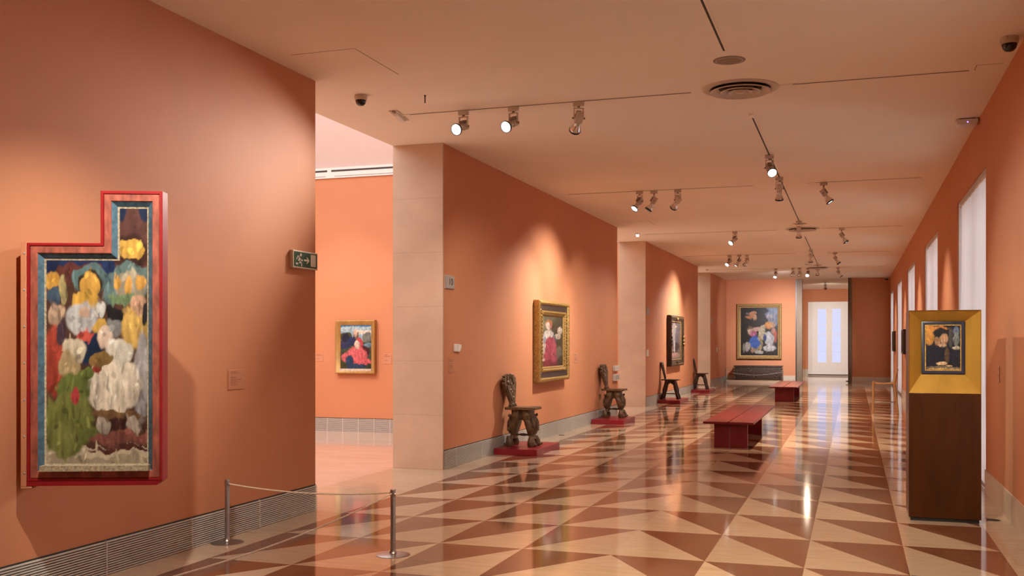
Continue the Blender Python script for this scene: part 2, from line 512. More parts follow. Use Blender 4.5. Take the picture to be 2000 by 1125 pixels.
# slatted air grilles along the foot of the walls
def grille(p0, p1, out, h=0.235, n=14, name='baseboard_left', step=0.92):
    """p0,p1 in plan; out = unit normal into the room"""
    p0 = Vector((*p0, 0)); p1 = Vector((*p1, 0)); o = Vector((*out, 0))
    mb = MB()
    def slab(z0, z1, d0, d1, m, a=p0, b=p1):
        q = [a+o*d0, b+o*d0, b+o*d1, a+o*d1]
        vs = [(p.x, p.y, z0) for p in q]+[(p.x, p.y, z1) for p in q]
        mb.add(vs, [(3, 2, 1, 0), (4, 5, 6, 7), (0, 1, 5, 4), (1, 2, 6, 5), (2, 3, 7, 6), (3, 0, 4, 7)], m)
    slab(0, h, 0.0, 0.004, M['dark'])
    pit = (h-0.008)/n
    for k in range(n):
        z = 0.004+k*pit
        slab(z, z+pit*0.55, 0.004, 0.018, M['grille'])
    ln = (p1-p0).length
    k = 0.4
    while k < ln:
        a = p0+(p1-p0)*(k/ln); b = p0+(p1-p0)*((k+0.008)/ln)
        slab(0, h-0.006, 0.004, 0.0195, M['grille'], a, b)
        k += step
    return struct(name, mb)
for a, b in segs:
    grille((L, a), (L, b), (1, 0))
for a, b in rooms[:1]:
    grille((-13, b), (LB, b), (0, -1), step=0.30, name='baseboard_gallery')

# ceiling access panels (fine open joints)
mb = MB()
def groove(x0, y0, x1, y1):
    mb.box(min(x0, x1)-0.003, max(x0, x1)+0.003, min(y0, y1)-0.003, max(y0, y1)+0.003, H-0.001, H, M['groove'])
groove(-4.48, 7.49, -3.90, 7.49); groove(-3.89, 7.49, -3.89, 8.34)
groove(-4.45, 20.06, -3.90, 20.06); groove(-3.88, 20.06, -3.88, 20.83)
groove(1.03, 9.68, 1.23, 9.68); groove(1.02, 9.68, 1.02, 9.85)
struct('trim_7', mb)

# ------------------------------------------------------------------ ceiling fittings
def track(x0, y0, x1, y1, label):
    t = thing('ceiling_track', label, 'lighting track', ((x0+x1)/2, (y0+y1)/2, H), 0, 'recessed lighting tracks')
    dx, dy = (x1-x0)/2, (y1-y0)/2
    body, slot, cap = MB(), MB(), MB()
    if abs(dx) > abs(dy):
        dx = abs(dx)
        body.box(-dx, dx, -0.020, -0.010, -0.004, 0.0, M['ceil']).box(-dx, dx, 0.010, 0.020, -0.004, 0, M['ceil'])
        slot.box(-dx, dx, -0.010, 0.010, -0.0055, 0, M['dark'])
        cap.box(-dx-0.12, -dx, -0.022, 0.022, -0.012, 0, M['ceil'])
    else:
        dy = abs(dy)
        body.box(-0.024, -0.009, -dy, dy, -0.006, 0, M['ceil']).box(0.009, 0.024, -dy, dy, -0.006, 0, M['ceil'])
        slot.box(-0.009, 0.009, -dy, dy, -0.0065, 0, M['dark'])
        cap.box(-0.024, 0.024, -dy-0.14, -dy, -0.014, 0, M['ceil'])
    body.build('track_profile', t); slot.build('slot', t); cap.build('end_feed', t)
track(-4.45, 9.84, -1.49, 9.84, 'ceiling track holding three spotlights before the first travertine pier')
track(-4.43, 16.01, -1.47, 16.01, 'ceiling track with three spotlights above the crimson painting')
track(-4.46, 22.5, -1.55, 22.5, 'ceiling track with one spotlight, level with the second opening')
track(-4.45, 28.6, -1.49, 28.6, 'ceiling track holding three spotlights over the mirror-like frame')
track(-4.5, 34.28, -1.6, 34.28, 'ceiling track nearest the end wall on the painting side')
track(-0.54, 9.83, 0.974, 9.83, 'empty ceiling track beside the round air vent, above the display stand')
track(-0.55, 16.0, 0.946, 16.0, 'short ceiling track on window side with the nearest bright spotlight')
track(-0.52, 22.5, 0.964, 22.5, 'short ceiling track on window side, second with a spotlight')
track(-0.55, 28.6, 0.936, 28.6, 'short ceiling track on window side, third with a spotlight')
track(-0.62, 34.3, 0.971, 34.3, 'short ceiling track on window side, nearest the end wall')
track(-1.02, 2.5, -1.01, 8.51, 'lengthwise ceiling track ending at the round loudspeaker')
track(-1.025, 11.12, -1.03, 21.05, 'long lengthwise ceiling track between the first two round vents')
track(-1.045, 24.1, -1.06, 33.1, 'long lengthwise ceiling track between the second and third vents')

def vent(x, y, label):
    t = thing('ceiling_vent', label, 'air vent', (x, y, H), 0, 'round ceiling air vents')
    f = MB()
    f.lathe([(0.30, 0.0), (0.355, 0.0), (0.352, -0.012), (0.325, -0.018), (0.285, -0.012), (0.275, 0.0)], M['lampwhite'], 40, cap=False)
    f.lathe([(0.0005, -0.001), (0.29, -0.001)], M['dark'], 40, cap=False)
    f.build('flange', t)
    for nm, r0, r1, z0, z1 in (('outer_cone', 0.20, 0.285, -0.055, -0.004), ('middle_cone', 0.125, 0.19, -0.06, -0.008), ('inner_cone', 0.055, 0.115, -0.062, -0.012)):
        MB().lathe([(r0, z1), (r0+0.004, z1), (r1, z0+0.02), (r1-0.008, z0+0.012), (r0+0.01, z1-0.004)], M['lampwhite'], 36, cap=False).build(nm, t)
    MB().lathe([(0.0005, -0.05), (0.035, -0.05), (0.052, -0.038), (0.056, -0.01)], M['lampwhite'], 24).build('centre_disc', t)
vent(-1.02, 9.83, 'round slatted ceiling vent nearest the camera')
vent(-1.03, 22.43, 'round ceiling vent midway, partly behind a track spotlight')
vent(-1.07, 34.2, 'round ceiling vent nearest the end wall')
def speaker(x, y, label):
    t = thing('ceiling_loudspeaker', label, 'loudspeaker', (x, y, H), 0, 'round ceiling loudspeakers')
    MB().lathe([(0.0005, -0.006), (0.115, -0.006), (0.135, -0.004), (0.137, 0.0)], M['lampgrey'], 32).build('grille_disc', t)
    MB().lathe([(0.108, -0.006), (0.112, -0.010), (0.116, -0.006)], M['lampwhite'], 32, cap=False).build('rim', t)
speaker(-1.01, 8.83, 'flat round ceiling loudspeaker in front of the nearest vent')
speaker(-1.04, 21.49, 'flat round ceiling loudspeaker in front of the midway vent')
speaker(-1.07, 33.28, 'flat round ceiling loudspeaker in front of the farthest vent')

def dome(x, y, label, s=1.0):
    t = thing('ceiling_camera', label, 'security camera', (x, y, H), 0, 'ceiling dome cameras')
    MB().lathe([(0.062*s, 0), (0.064*s, -0.012*s), (0.060*s, -0.045*s), (0.054*s, -0.05*s)], M['lampwhite'], 28).build('housing', t)
    MB().lathe([(0.053*s, -0.048*s), (0.052*s, -0.06*s), (0.044*s, -0.084*s), (0.028*s, -0.10*s), (0.0005, -0.106*s)], M['smoked'], 28).build('dome', t)
    MB().ball((-0.02*s, -0.066*s, -0.012*s), 0.004, 0.002, 0.004, M['black'], 6).build('screw', t)
dome(-4.57, 8.93, 'dome security camera on ceiling above the first doorway')
dome(1.17, 8.87, 'dome security camera near the window wall, above the display stand', 1.1)
dome(1.16, 40.0, 'tiny dome security camera in the far ceiling corner', 1.2)

def emergency(x, y, rz, label, lit):
    t = thing('ceiling_emergency_light', label, 'emergency light', (x, y, H), rz, 'ceiling emergency lights')
    MB().box(-0.05, 0.05, -0.23, 0.23, -0.010, 0, M['lampwhite']).build('base_plate', t, bevel=0.004)
    MB().loft([[(-0.034, -0.14, -0.010), (0.034, -0.14, -0.010), (0.034, 0.19, -0.010), (-0.034, 0.19, -0.010)],
               [(-0.026, -0.12, -0.035), (0.026, -0.12, -0.035), (0.026, 0.17, -0.035), (-0.026, 0.17, -0.035)]], M['emglow'] if lit else M['white']).build('diffuser', t, bevel=0.004)
    MB().box(-0.012, 0.012, -0.24, -0.17, -0.02, -0.008, M['lampgrey']).build('clip', t)
emergency(-4.59, 9.85, 0.18, 'unlit emergency light on the ceiling of the first opening', False)
emergency(-4.60, 22.48, 0.18, 'small lit emergency light on the ceiling of the second opening', True)
emergency(-4.64, 34.22, 0.18, 'unlit emergency light on the ceiling of the third opening', False)

t = thing('wireless_access_point', 'white access point with violet light where ceiling meets window wall', 'access point', (1.165, 12.02, H))
MB().prism([(-0.10, 0), (0.10, 0), (0.112, -0.02), (0.105, -0.05), (0.08, -0.062), (-0.08, -0.062), (-0.105, -0.05), (-0.112, -0.02)], lambda a, b, d: (a, d, b-0.008), -0.11, 0.11, M['white']).build('housing', t, bevel=0.01)
MB().box(-0.08, 0.08, -0.09, 0.09, -0.01, 0, M['dark']).build('mount', t)
MB().ball((0.0, -0.112, -0.045), 0.006, 0.004, 0.006, M['violet'], 8).build('status_light', t)
o = MB().lathe([(0.010, 0), (0.010, -0.008), (0.006, -0.012), (0.006, -0.065), (0.008, -0.075)], M['black'], 10).build('ceiling_pin', loc=(-3.974, 9.13, H))
tag(o, 'short black pin hanging from the ceiling near the emergency light', 'ceiling pin')
o = MB().lathe([(0.0005, -0.03), (0.05, -0.028), (0.06, -0.01), (0.06, 0)], M['lampwhite'], 20).build('smoke_detector', loc=(-1.37, 32.73, H))
tag(o, 'small round smoke detector beside the farthest vent', 'smoke detector')

# ------------------------------------------------------------------ track spotlights
def spot_parts():
    d = {}
    d['adapter'] = MB().box(-0.055, 0.055, -0.018, 0.018, -0.045, 0, M['lampwhite'])
    y = MB()
    y.lathe([(0.014, -0.045), (0.014, -0.062)], M['lampgrey'], 12)
    y.box(-0.052, 0.052, -0.012, 0.012, -0.07, -0.062, M['lampwhite'])
    y.box(-0.052, -0.044, -0.012, 0.012, -0.175, -0.062, M['lampwhite']).box(0.044, 0.052, -0.012, 0.012, -0.175, -0.062, M['lampwhite'])
    for s in (-1, 1):
        y.tube([(s*0.044, 0, -0.165), (s*0.066, 0, -0.165)], 0.010, M['lampgrey'], 10)
    d['yoke'] = y
    g = MB()   # head: axis along -z, origin at the pivot
    g.prism([(-0.036, -0.045), (0.036, -0.045), (0.040, 0.02), (0.030, 0.062), (-0.030, 0.062), (-0.040, 0.02)], lambda a, b, dd: (a, dd, b), -0.034, 0.034, M['lampwhite'])
    g.box(-0.026, 0.026, 0.034, 0.060, -0.03, 0.05, M['lampgrey'])
    d['gear_box'] = g
    n = MB().lathe([(0.028, -0.045), (0.033, -0.048), (0.033, -0.056), (0.027, -0.058), (0.033, -0.062), (0.033, -0.070), (0.027, -0.072), (0.033, -0.077), (0.033, -0.085), (0.036, -0.09)], M['chrome'], 20)
    d['heat_sink'] = n
    d['reflector'] = MB().lathe([(0.034, -0.088), (0.044, -0.105), (0.054, -0.13), (0.059, -0.145), (0.059, -0.150), (0.052, -0.146)], M['chrome'], 28, cap=False)
    d['rim'] = MB().lathe([(0.059, -0.150), (0.0625, -0.153), (0.0625, -0.160), (0.058, -0.162), (0.060, -0.166), (0.060, -0.172), (0.056, -0.172), (0.054, -0.150)], M['black'], 28, cap=False)
    d['lens'] = MB().lathe([(0.0005, -0.164), (0.03, -0.163), (0.053, -0.160)], M['lens'], 28, cap=False)
    return d
SPM = None
def spotlight(x, y, target, label, power, cone=46, blend=0.7, lit=True, color=(1, 0.86, 0.70), zf=1.0):
    global SPM
    t = thing('track_spotlight', label, 'spotlight', (x, y, H-0.008), 0, 'white spotlights on the ceiling tracks')
    piv = Vector((0, 0, -0.165))
    d = Vector(target)-(Vector((x, y, H-0.008))+piv)
    yaw = math.atan2(d.y, d.x)-PI/2
    rot = d.to_track_quat('-Z', 'Y')
    if SPM is None:
        SPM = {}
        for k, mb in spot_parts().items():
            o = mb.build(k, t, bevel=0.003 if k in ('adapter', 'gear_box') else 0)
            SPM[k] = o
        made = SPM
    else:
        made = {}
        for k, o in SPM.items():
            c = o.copy(); COL.objects.link(c); c.parent = t
            made[k] = c
    made['yoke'].rotation_euler = (0, 0, yaw)
    # head axis frame: local y of the head stays in the vertical plane
    zax = -d.normalized()
    xax = Vector((math.cos(yaw), math.sin(yaw), 0))
    yax = zax.cross(xax).normalized(); xax = yax.cross(zax).normalized()
    m3 = Matrix((xax, yax, zax)).transposed()
    for k in ('gear_box', 'heat_sink', 'reflector', 'rim', 'lens'):
        made[k].matrix_local = Matrix.Translation(piv) @ m3.to_4x4()
    if power:
        ld = bpy.data.lights.new('spot_lamp', 'SPOT')
        ld.energy = power; ld.spot_size = math.radians(cone); ld.spot_blend = blend
        ld.color = color; ld.shadow_soft_size = 0.03
        lo = bpy.data.objects.new('spot_lamp', ld); COL.objects.link(lo)
        lo.parent = t
        lo.matrix_local = Matrix.Translation(piv+d.normalized()*0.19) @ m3.to_4x4()
    return t

WL = (1.0, 0.93, 0.84)
WM = (1.0, 0.80, 0.57)
PW = 330
spotlight(-3.848, 9.84, (-4.5, 5.0, 1.9), 'bright spotlight nearest the first opening, lens facing the altarpiece', PW*1.66, 58, 1.0, color=WL)
spotlight(-3.299, 9.84, (-4.4, 4.9, 1.5), 'bright middle spotlight of the three before the first pier', PW*1.01, 52, 1.0, color=WL)
spotlight(-2.61, 9.84, (-4.72, 13.3, 1.0), 'spotlight pointing away and down, nearest the first vent', PW*0.87, 60, 1.0, color=WL)
spotlight(-3.241, 16.01, (-4.72, 13.9, 1.0), 'spotlight tilted toward the first carved stool, end of second track', PW*1.06, 66, 1.0, color=WL)
spotlight(-3.008, 16.01, (-4.72, 15.7, 1.2), 'middle spotlight of three above the gilded painting', PW*1.41, 106, 1.0, color=WL)
spotlight(-2.63, 16.01, (-4.72, 18.4, 1.1), 'spotlight aimed down the corridor at the second carved stool', PW*1.20, 66, 1.0, color=WL)
spotlight(-2.453, 22.5, (-4.72, 19.3, 1.0), 'lone spotlight on the track level with the second opening', PW*1.06, 56, 1.0, color=WL)
spotlight(-3.258, 28.58, (-4.72, 26.0, 1.2), 'lit spotlight first of three above the dark mirror-like frame', PW*0.80, 60, 1.0, color=WL)
spotlight(-2.993, 28.58, (-4.72, 28.0, 1.2), 'lit middle spotlight of three above the dark mirror-like frame', PW*2.27, 108, 1.0, color=WL)
spotlight(-2.784, 28.58, (-4.72, 31.4, 1.0), 'dark third spotlight of three above the mirror-like frame', PW*0.94, 60, 1.0, color=WL)
spotlight(-2.416, 34.26, (-2.9, 31.0, 0.2), 'bright low spotlight hanging before the large end wall painting', PW*0.4, 60, 1.0, color=WM)
spotlight(-1.869, 34.26, (-3.4, YE, 1.9), 'left of the paired spotlights lighting the end wall painting', PW*2.82, 62, 1.0, color=(0.95, 0.93, 1.0))
spotlight(-1.663, 34.26, (-2.3, YE, 1.7), 'right of the paired spotlights lighting the end wall painting', PW*5.08, 46, 1.0, color=(0.95, 0.93, 1.0))
spotlight(-0.425, 16.0, (1.286, 15.9, 1.3), 'bright spotlight on the nearest short window-side track', PW*0.80, 66, 1.0, color=WL)
spotlight(-0.236, 22.5, (1.286, 22.4, 1.4), 'bright spotlight on the second short window-side track', PW*0.80, 66, 1.0, color=WL)
spotlight(-0.469, 28.6, (1.286, 28.6, 1.4), 'bright spotlight on the third short window-side track', PW*0.80, 66, 1.0, color=WL)
spotlight(-0.469, 34.28, (1.286, 35.0, 1.4), 'spotlight on the short window-side track nearest the end wall', PW*0.80, 66, 1.0, color=WL)
spotlight(-1.026, 13.44, (0.6, 8.6, 0.6), 'dazzling spotlight on the centre track facing the camera', PW*1.4, 60, 1.0, color=WM)
spotlight(-1.027, 15.3, (-1.2, 17.0, 0.0), 'spotlight just behind the dazzling one on the centre track', PW*3.3, 84, 1.0, color=WM)
spotlight(-1.03, 20.95, (-1.2, 22.6, 0.0), 'centre track spotlight hanging in front of the midway vent', PW*3.3, 84, 1.0, color=WM)
spotlight(-1.052, 27.5, (-1.2, 28.8, 0.0), 'centre track spotlight between the midway and farthest vents', PW*3.3, 84, 1.0, color=WM)
spotlight(-1.06, 32.9, (-1.2, 34.8, 0.0), 'centre track spotlight just before the farthest vent', PW*2.5, 84, 1.0, color=WM)
spotlight(-1.40, 34.3, (-2.2, 29.0, 0.3), 'spotlight turned back toward the camera below the farthest vent', PW*0.6, 60, 1.0, color=WM)
spotlight(-1.07, 42.4, (-0.9, 46.5, 0.6), 'single spotlight on the ceiling of the room beyond', PW*2.4, 120, 1.0, color=WL)
# near bays, above and behind the camera
spotlight(-1.02, 5.55, (0.74, 9.46, 1.62), 'spotlight above the camera aimed at the portrait stand', PW*1.6, 26, 1.0, color=WL)
spotlight(-3.0, 3.6, (-4.4, 5.3, 1.5), 'spotlight above the camera aimed at the altarpiece', PW*1.33, 56, 1.0, color=WL)
spotlight(-1.02, 4.4, (-1.2, 8.0, 0.0), 'unseen fill spotlight added above the camera to brighten the floor', PW*2.8, 74, 1.0, color=WM)  # added fill lamp, lifts the floor and through it the ceiling
spotlight(-2.6, 3.6, (-4.72, 7.0, 1.0), 'spotlight above the camera aimed past the altarpiece', PW*0.15, 56, 1.0, color=WM)
spotlight(-1.02, 5.1, (1.286, 10.2, 1.2), 'spotlight above the camera aimed at the window wall', PW*1.27, 54, 1.0, color=WL)
spotlight(-1.3, 0.5, (-1.3, 1.5, 0.0), 'unseen fill spotlight added behind the camera, bouncing off the floor', PW*2.5, 80, 1.0, color=WM)  # added out of view as fill: floor bounce brightens the ceiling
spotlight(-1.3, -3.0, (-1.3, -2.0, 0.0), 'unseen fill spotlight added at the near end, lifting the ceiling by bounce', PW*2.0, 80, 1.0, color=WM)  # second fill lamp added behind the camera for ceiling bounce
# gallery spot
ld = bpy.data.lights.new('gallery_spot', 'SPOT')
ld.energy = 330; ld.spot_size = math.radians(50); ld.spot_blend = 0.9; ld.color = (1, 0.88, 0.74); ld.shadow_soft_size = 0.05
lo = bpy.data.objects.new('gallery_spot', ld); COL.objects.link(lo)
lo.location = (-9.2, 12.6, 4.6)
lo.rotation_euler = (Vector((-8.0, 15.74, 1.6))-Vector(lo.location)).to_track_quat('-Z', 'Y').to_euler()

# ------------------------------------------------------------------ paintings
def S(*c):
    return srgb(*c)[:3]
def blobfn(bg, blobs, seed, ndab=420, gain=0.85):
    """soft abstract colour fields with brush dabs: bg(u,v)->rgb, blobs (u,v,ru,rv,rot,rgb,soft); v runs downward"""
    off = Vector((seed*3.1, seed*1.7, 0))
    def nz(u, v, f, z):
        return mnoise.noise(Vector((u*f, v*f, z))+off)
    def base(u, v):
        n1 = nz(u, v, 4, 0)*0.020+nz(u, v, 12, 1)*0.016+nz(u, v, 28, 2)*0.007
        n2 = nz(u, v, 4, 7)*0.020+nz(u, v, 12, 8)*0.016+nz(u, v, 28, 9)*0.007
        n3 = nz(u, v, 13, 3)
        fold = nz(u*1.6, v*0.7, 15, 5)
        c = list(bg(u+n1, v+n2))
        g = 1+0.25*n3
        c = [q*g for q in c]
        for (bu, bv, ru, rv, ro, col, so) in blobs:
            p, q = (u+n1-bu)/ru, (v+n2-bv)/rv
            r2 = p*p+q*q
            if r2 > 2.6:
                continue
            r = math.sqrt(r2)*(1+0.14*n3)
            so = so*0.5
            w = min(1, max(0, (1+so-r)/(2*so)))
            w = w*w*(3-2*w)
            if w > 0:
                sh = 1+0.30*n3+0.42*fold-0.12*(p+q)
                for k in range(3):
                    c[k] += (col[k]*sh-c[k])*w
        return c
    r = random.Random(seed*11+3)
    cells = {}
    NC = 14
    for k in range(ndab):
        u, v = r.random(), r.random()
        c = base(u, v)
        g = r.choice((0.45, 0.62, 0.8, 1.2, 1.45, 1.8))
        a_ = r.uniform(0, PI); ln = r.uniform(0.012, 0.040); wd = ln*r.uniform(0.25, 0.5)
        d = (u, v, math.cos(a_), math.sin(a_), ln, wd, [min(1, q*g) for q in c])
        for i in range(int((u-0.05)*NC)-1, int((u+0.05)*NC)+2):
            for j in range(int((v-0.05)*NC)-1, int((v+0.05)*NC)+2):
                cells.setdefault((i, j), []).append(d)
    def f(u, v):
        c = base(u, v)
        for (du, dv, ca, sa, ln, wd, col) in cells.get((int(u*NC), int(v*NC)), ()):
            x, y = u-du, v-dv
            p = (x*ca+y*sa)/ln; q = (-x*sa+y*ca)/wd
            t_ = p*p+q*q
            if t_ < 1:
                w = min(1, (1-t_)*1.6)*0.75
                for k in range(3):
                    c[k] += (col[k]-c[k])*w
        m = 0.12*(c[0]+c[1]+c[2])/3
        return [(q*0.88+m)*gain for q in c]
    return f
def canvas(name, parent, poly_test, us, vs, to3, fn, m=None):
    """grid mesh; us,vs sorted param lists, to3(u,v)->local point; cells whose centre fails poly_test are dropped"""
    nu, nv = len(us), len(vs)
    verts = [to3(u, v) for v in vs for u in us]
    faces = []
    for b in range(nv-1):
        for a in range(nu-1):
            if poly_test((us[a]+us[a+1])/2, (vs[b]+vs[b+1])/2):
                k = b*nu+a
                faces.append((k, k+1, k+nu+1, k+nu))
    me = bpy.data.meshes.new(name)
    me.from_pydata(verts, [], faces)
    ca = me.color_attributes.new('paint', 'FLOAT_COLOR', 'POINT')
    buf = []
    for v in vs:
        for u in us:
            c = fn(u, v); buf += [max(0, c[0]), max(0, c[1]), max(0, c[2]), 1.0]
    ca.data.foreach_set('color', buf)
    me.materials.append(m or M['paint'])
    bm = bmesh.new(); bm.from_mesh(me)
    loose = [q for q in bm.verts if not q.link_faces]
    bmesh.ops.delete(bm, geom=loose, context='VERTS')
    bm.to_mesh(me); bm.free()
    o = bpy.data.objects.new(name, me); COL.objects.link(o)
    o.parent = parent
    return o
def frange(a, b, n):
    return [a+(b-a)*k/n for k in range(n+1)]

def offset_poly(poly, d):
    """mitred inward offset of a CCW polygon"""
    n = len(poly); out = []
    for k in range(n):
        p0, p1, p2 = Vector(poly[k-1]), Vector(poly[k]), Vector(poly[(k+1) % n])
        e1 = (p1-p0).normalized(); e2 = (p2-p1).normalized()
        n1 = Vector((-e1.y, e1.x)); n2 = Vector((-e2.y, e2.x))
        m = (n1+n2); m = m/(1+n1.dot(n2))
        out.append(tuple(p1+m*d))
    return out
def moulding(mb, poly, prof, to3, m):
    """sweep prof [(inset, height)] round poly; to3(a,b,h)"""
    rings = [[to3(p[0], p[1], h) for p in offset_poly(poly, ins)] for ins, h in prof]
    n = len(poly); vs = [p for r in rings for p in r]; fs = []
    for a in range(len(rings)-1):
        for k in range(n):
            fs.append((a*n+k, a*n+(k+1) % n, (a+1)*n+(k+1) % n, (a+1)*n+k))
    mb.add(vs, fs, m)
    return mb
def beads(mb, poly, ins, h, step, r, to3, m):
    pts = offset_poly(poly, ins)
    for k in range(len(pts)):
        a, b = Vector(pts[k]), Vector(pts[(k+1) % len(pts)])
        n = max(2, int((b-a).length/step))
        for q in range(n):
            p = a+(b-a)*((q+0.5)/n)
            c = Vector(to3(p.x, p.y, h))
            mb.ball(c, r, r, r, m, 5)

# --- altarpiece wing, hinged out from the wall on a painted bracket
AW = 0.783
t = thing('panel_painting', 'stepped red-framed altarpiece panel swung out from the wall', 'painting', (-4.60, 4.73, 0.73), math.radians(22.2))
poly = [(0, 0), (AW, 0), (AW, 1.712), (0.424, 1.712), (0.424, 1.403), (0, 1.403)]
T = lambda a, b, h: (a, -h, b)     # h = towards the viewer
cs = MB()
moulding(cs, poly, [(0.03, -0.11), (0, -0.11), (0, 0.0), (0.004, 0.004), (0.016, 0.004), (0.019, -0.006)], T, M['casered'])
cs.prism([(x, y) for x, y in offset_poly(poly, 0.004)], lambda a, b, d: (a, d, b), 0.108, 0.10, M['casered'])
cs.build('case', t)
MB().prism([(0.0, -0.026), (AW-0.035, -0.026), (AW-0.002, 0.0), (0.0, 0.0)], lambda a, b, d: (a, d, b), -0.002, 0.10, M['casered']).build('under_ledge', t)
fr = MB(); moulding(fr, poly, [(0.018, -0.006), (0.022, 0.0), (0.058, -0.001), (0.062, -0.006)], T, M['oldred']); fr.build('outer_frame', t)
fr = MB(); moulding(fr, poly, [(0.062, -0.006), (0.066, -0.010), (0.082, -0.022), (0.090, -0.030)], T, M['oldblue']); fr.build('blue_moulding', t)
fr = MB(); moulding(fr, poly, [(0.090, -0.030), (0.096, -0.034), (0.100, -0.036)], T, M['wornlight']); fr.build('inner_edge', t)
MB().box(0.085, AW-0.075, -0.034, 0.03, 0.062, 0.094, M['wornlight']).build('sill_strip', t)
x0, x1, z0, z1 = 0.095, AW-0.095, 0.09, 1.712-0.095
xs = sorted(set(frange(x0, 0.519, 92)+frange(0.519, x1, 38)))
zs = sorted(set(frange(z0, 1.403-0.095, 190)+frange(1.403-0.095, z1, 50)))
def cc(x, y):
    return ((x-152)/380.0, (y-85)/930.0)
def bl(x, y, rx, ry, ro, col, so=0.25):
    u, v = cc(x, y)
    return (u, v, rx/380.0, ry/930.0, 0, S(*col), so)
def bgA(u, v):
    if v < 0.20 and u > 0.62: return S(88, 52, 44)
    if v < 0.30: return S(96, 50, 42)
    if v > 0.965: return S(170, 155, 125)
    if v > 0.925: return S(205, 190, 155)
    return S(84, 54, 40)
ab = [bl(410, 95, 40, 45, 0, (22, 38, 70)), bl(525, 95, 30, 45, 0, (22, 38, 70)), bl(467, 250, 62, 75, 0, (62, 34, 26)), bl(467, 235, 49, 40, 0, (206, 158, 48), 0.08),
      bl(275, 275, 125, 22, 0, (24, 44, 84)), bl(165, 300, 30, 40, 0, (24, 44, 84)), bl(385, 300, 22, 45, 0, (24, 44, 84)), bl(270, 320, 80, 40, 0, (92, 46, 38)),
      bl(318, 345, 66, 58, 0, (80, 108, 108), 0.1), bl(318, 358, 48, 46, 0, (58, 46, 32), 0.1), bl(465, 355, 78, 72, 0, (92, 116, 112), 0.1), bl(465, 370, 62, 60, 0, (150, 140, 115), 0.15),
      bl(175, 355, 30, 32, 0, (204, 150, 44)), bl(318, 365, 40, 40, 0, (208, 156, 48), 0.1), bl(415, 350, 16, 24, 0, (205, 150, 50)), bl(458, 360, 16, 36, 0, (208, 152, 50)), bl(505, 350, 18, 28, 0, (205, 150, 50)),
      bl(180, 405, 30, 30, 0, (60, 82, 100)), bl(215, 385, 14, 55, 0, (176, 160, 100)), bl(385, 400, 20, 45, 0, (92, 120, 118)), bl(452, 410, 70, 18, 0, (110, 135, 92)),
      bl(298, 430, 50, 47, 0, (210, 160, 44), 0.08), bl(188, 470, 32, 40, 0, (190, 158, 128)), bl(285, 485, 56, 62, 0, (184, 184, 180)), bl(298, 462, 20, 22, 0, (206, 170, 140)),
      bl(357, 462, 20, 32, 0, (196, 196, 186)), bl(318, 590, 52, 55, 0, (24, 44, 72)), bl(300, 548, 32, 18, 0, (190, 70, 54)), bl(355, 522, 28, 30, 0, (206, 160, 58), 0.1),
      bl(482, 520, 54, 85, 0, (206, 164, 72)), bl(408, 470, 30, 30, 0, (32, 30, 32)), bl(407, 515, 26, 36, 0, (124, 124, 120)), bl(497, 430, 30, 32, 0, (190, 146, 112)), bl(525, 470, 14, 40, 0, (38, 36, 42)),
      bl(508, 700, 28, 160, 0, (158, 152, 150)), bl(180, 640, 56, 130, 0, (172, 62, 38)), bl(210, 540, 22, 45, 0, (76, 58, 68)), bl(165, 780, 18, 30, 0, (110, 76, 50)),
      bl(400, 735, 108, 105, 0, (226, 212, 184), 0.12), bl(372, 560, 32, 40, 0, (216, 190, 164)), bl(430, 605, 48, 52, 0, (212, 204, 184)), bl(335, 720, 20, 80, 0, (212, 200, 176)),
      bl(258, 595, 44, 42, 0, (208, 194, 162)), bl(236, 655, 40, 50, 0, (180, 158, 108)), bl(255, 740, 58, 70, 0, (104, 118, 50)), bl(300, 680, 34, 26, 0, (104, 118, 50)), bl(345, 665, 22, 16, 0, (150, 50, 36)),
      bl(240, 860, 92, 110, 0, (118, 126, 54), 0.2), bl(210, 930, 62, 60, 0, (128, 134, 62)), bl(320, 900, 36, 24, 0, (106, 116, 50)), bl(258, 762, 18, 30, 0, (186, 58, 58)),
      bl(360, 637, 46, 26, 0, (140, 108, 52), 0.15), bl(425, 838, 100, 14, 0, (116, 84, 48), 0.2), bl(425, 870, 100, 22, 0, (66, 36, 30)), bl(362, 872, 26, 26, 0, (172, 160, 140)), bl(478, 872, 28, 26, 0, (178, 164, 142)),
      bl(435, 920, 118, 24, 0, (134, 78, 64), 0.1), bl(430, 955, 120, 9, 0, (86, 42, 34), 0.2)]
fA = blobfn(bgA, ab, 3)
canvas('painted_surface', t, lambda x, z: not (x < 0.519 and z > 1.403-0.095), xs, zs, lambda x, z: (x, 0.036, z), lambda x, z: fA((x-x0)/(x1-x0), (z1-z)/(z1-z0)))
br = MB().box(-0.034, 0.0, -0.004, 0.006, -0.03, 1.41, M['wall'])
br.box(-0.034, -0.026, 0.006, 0.20, -0.03, 1.41, M['wall']).box(-0.034, 0.03, -0.004, 0.10, -0.042, -0.03, M['wall'])
b = br.build('mounting_bracket', t, bevel=0.003)
b['label'] = 'wall-coloured bracket'
for k in range(7):
    MB().ball((-0.012, -0.004, 0.05+k*0.215), 0.006, 0.004, 0.007, M['steelgrey'], 8).build('bolt', b)

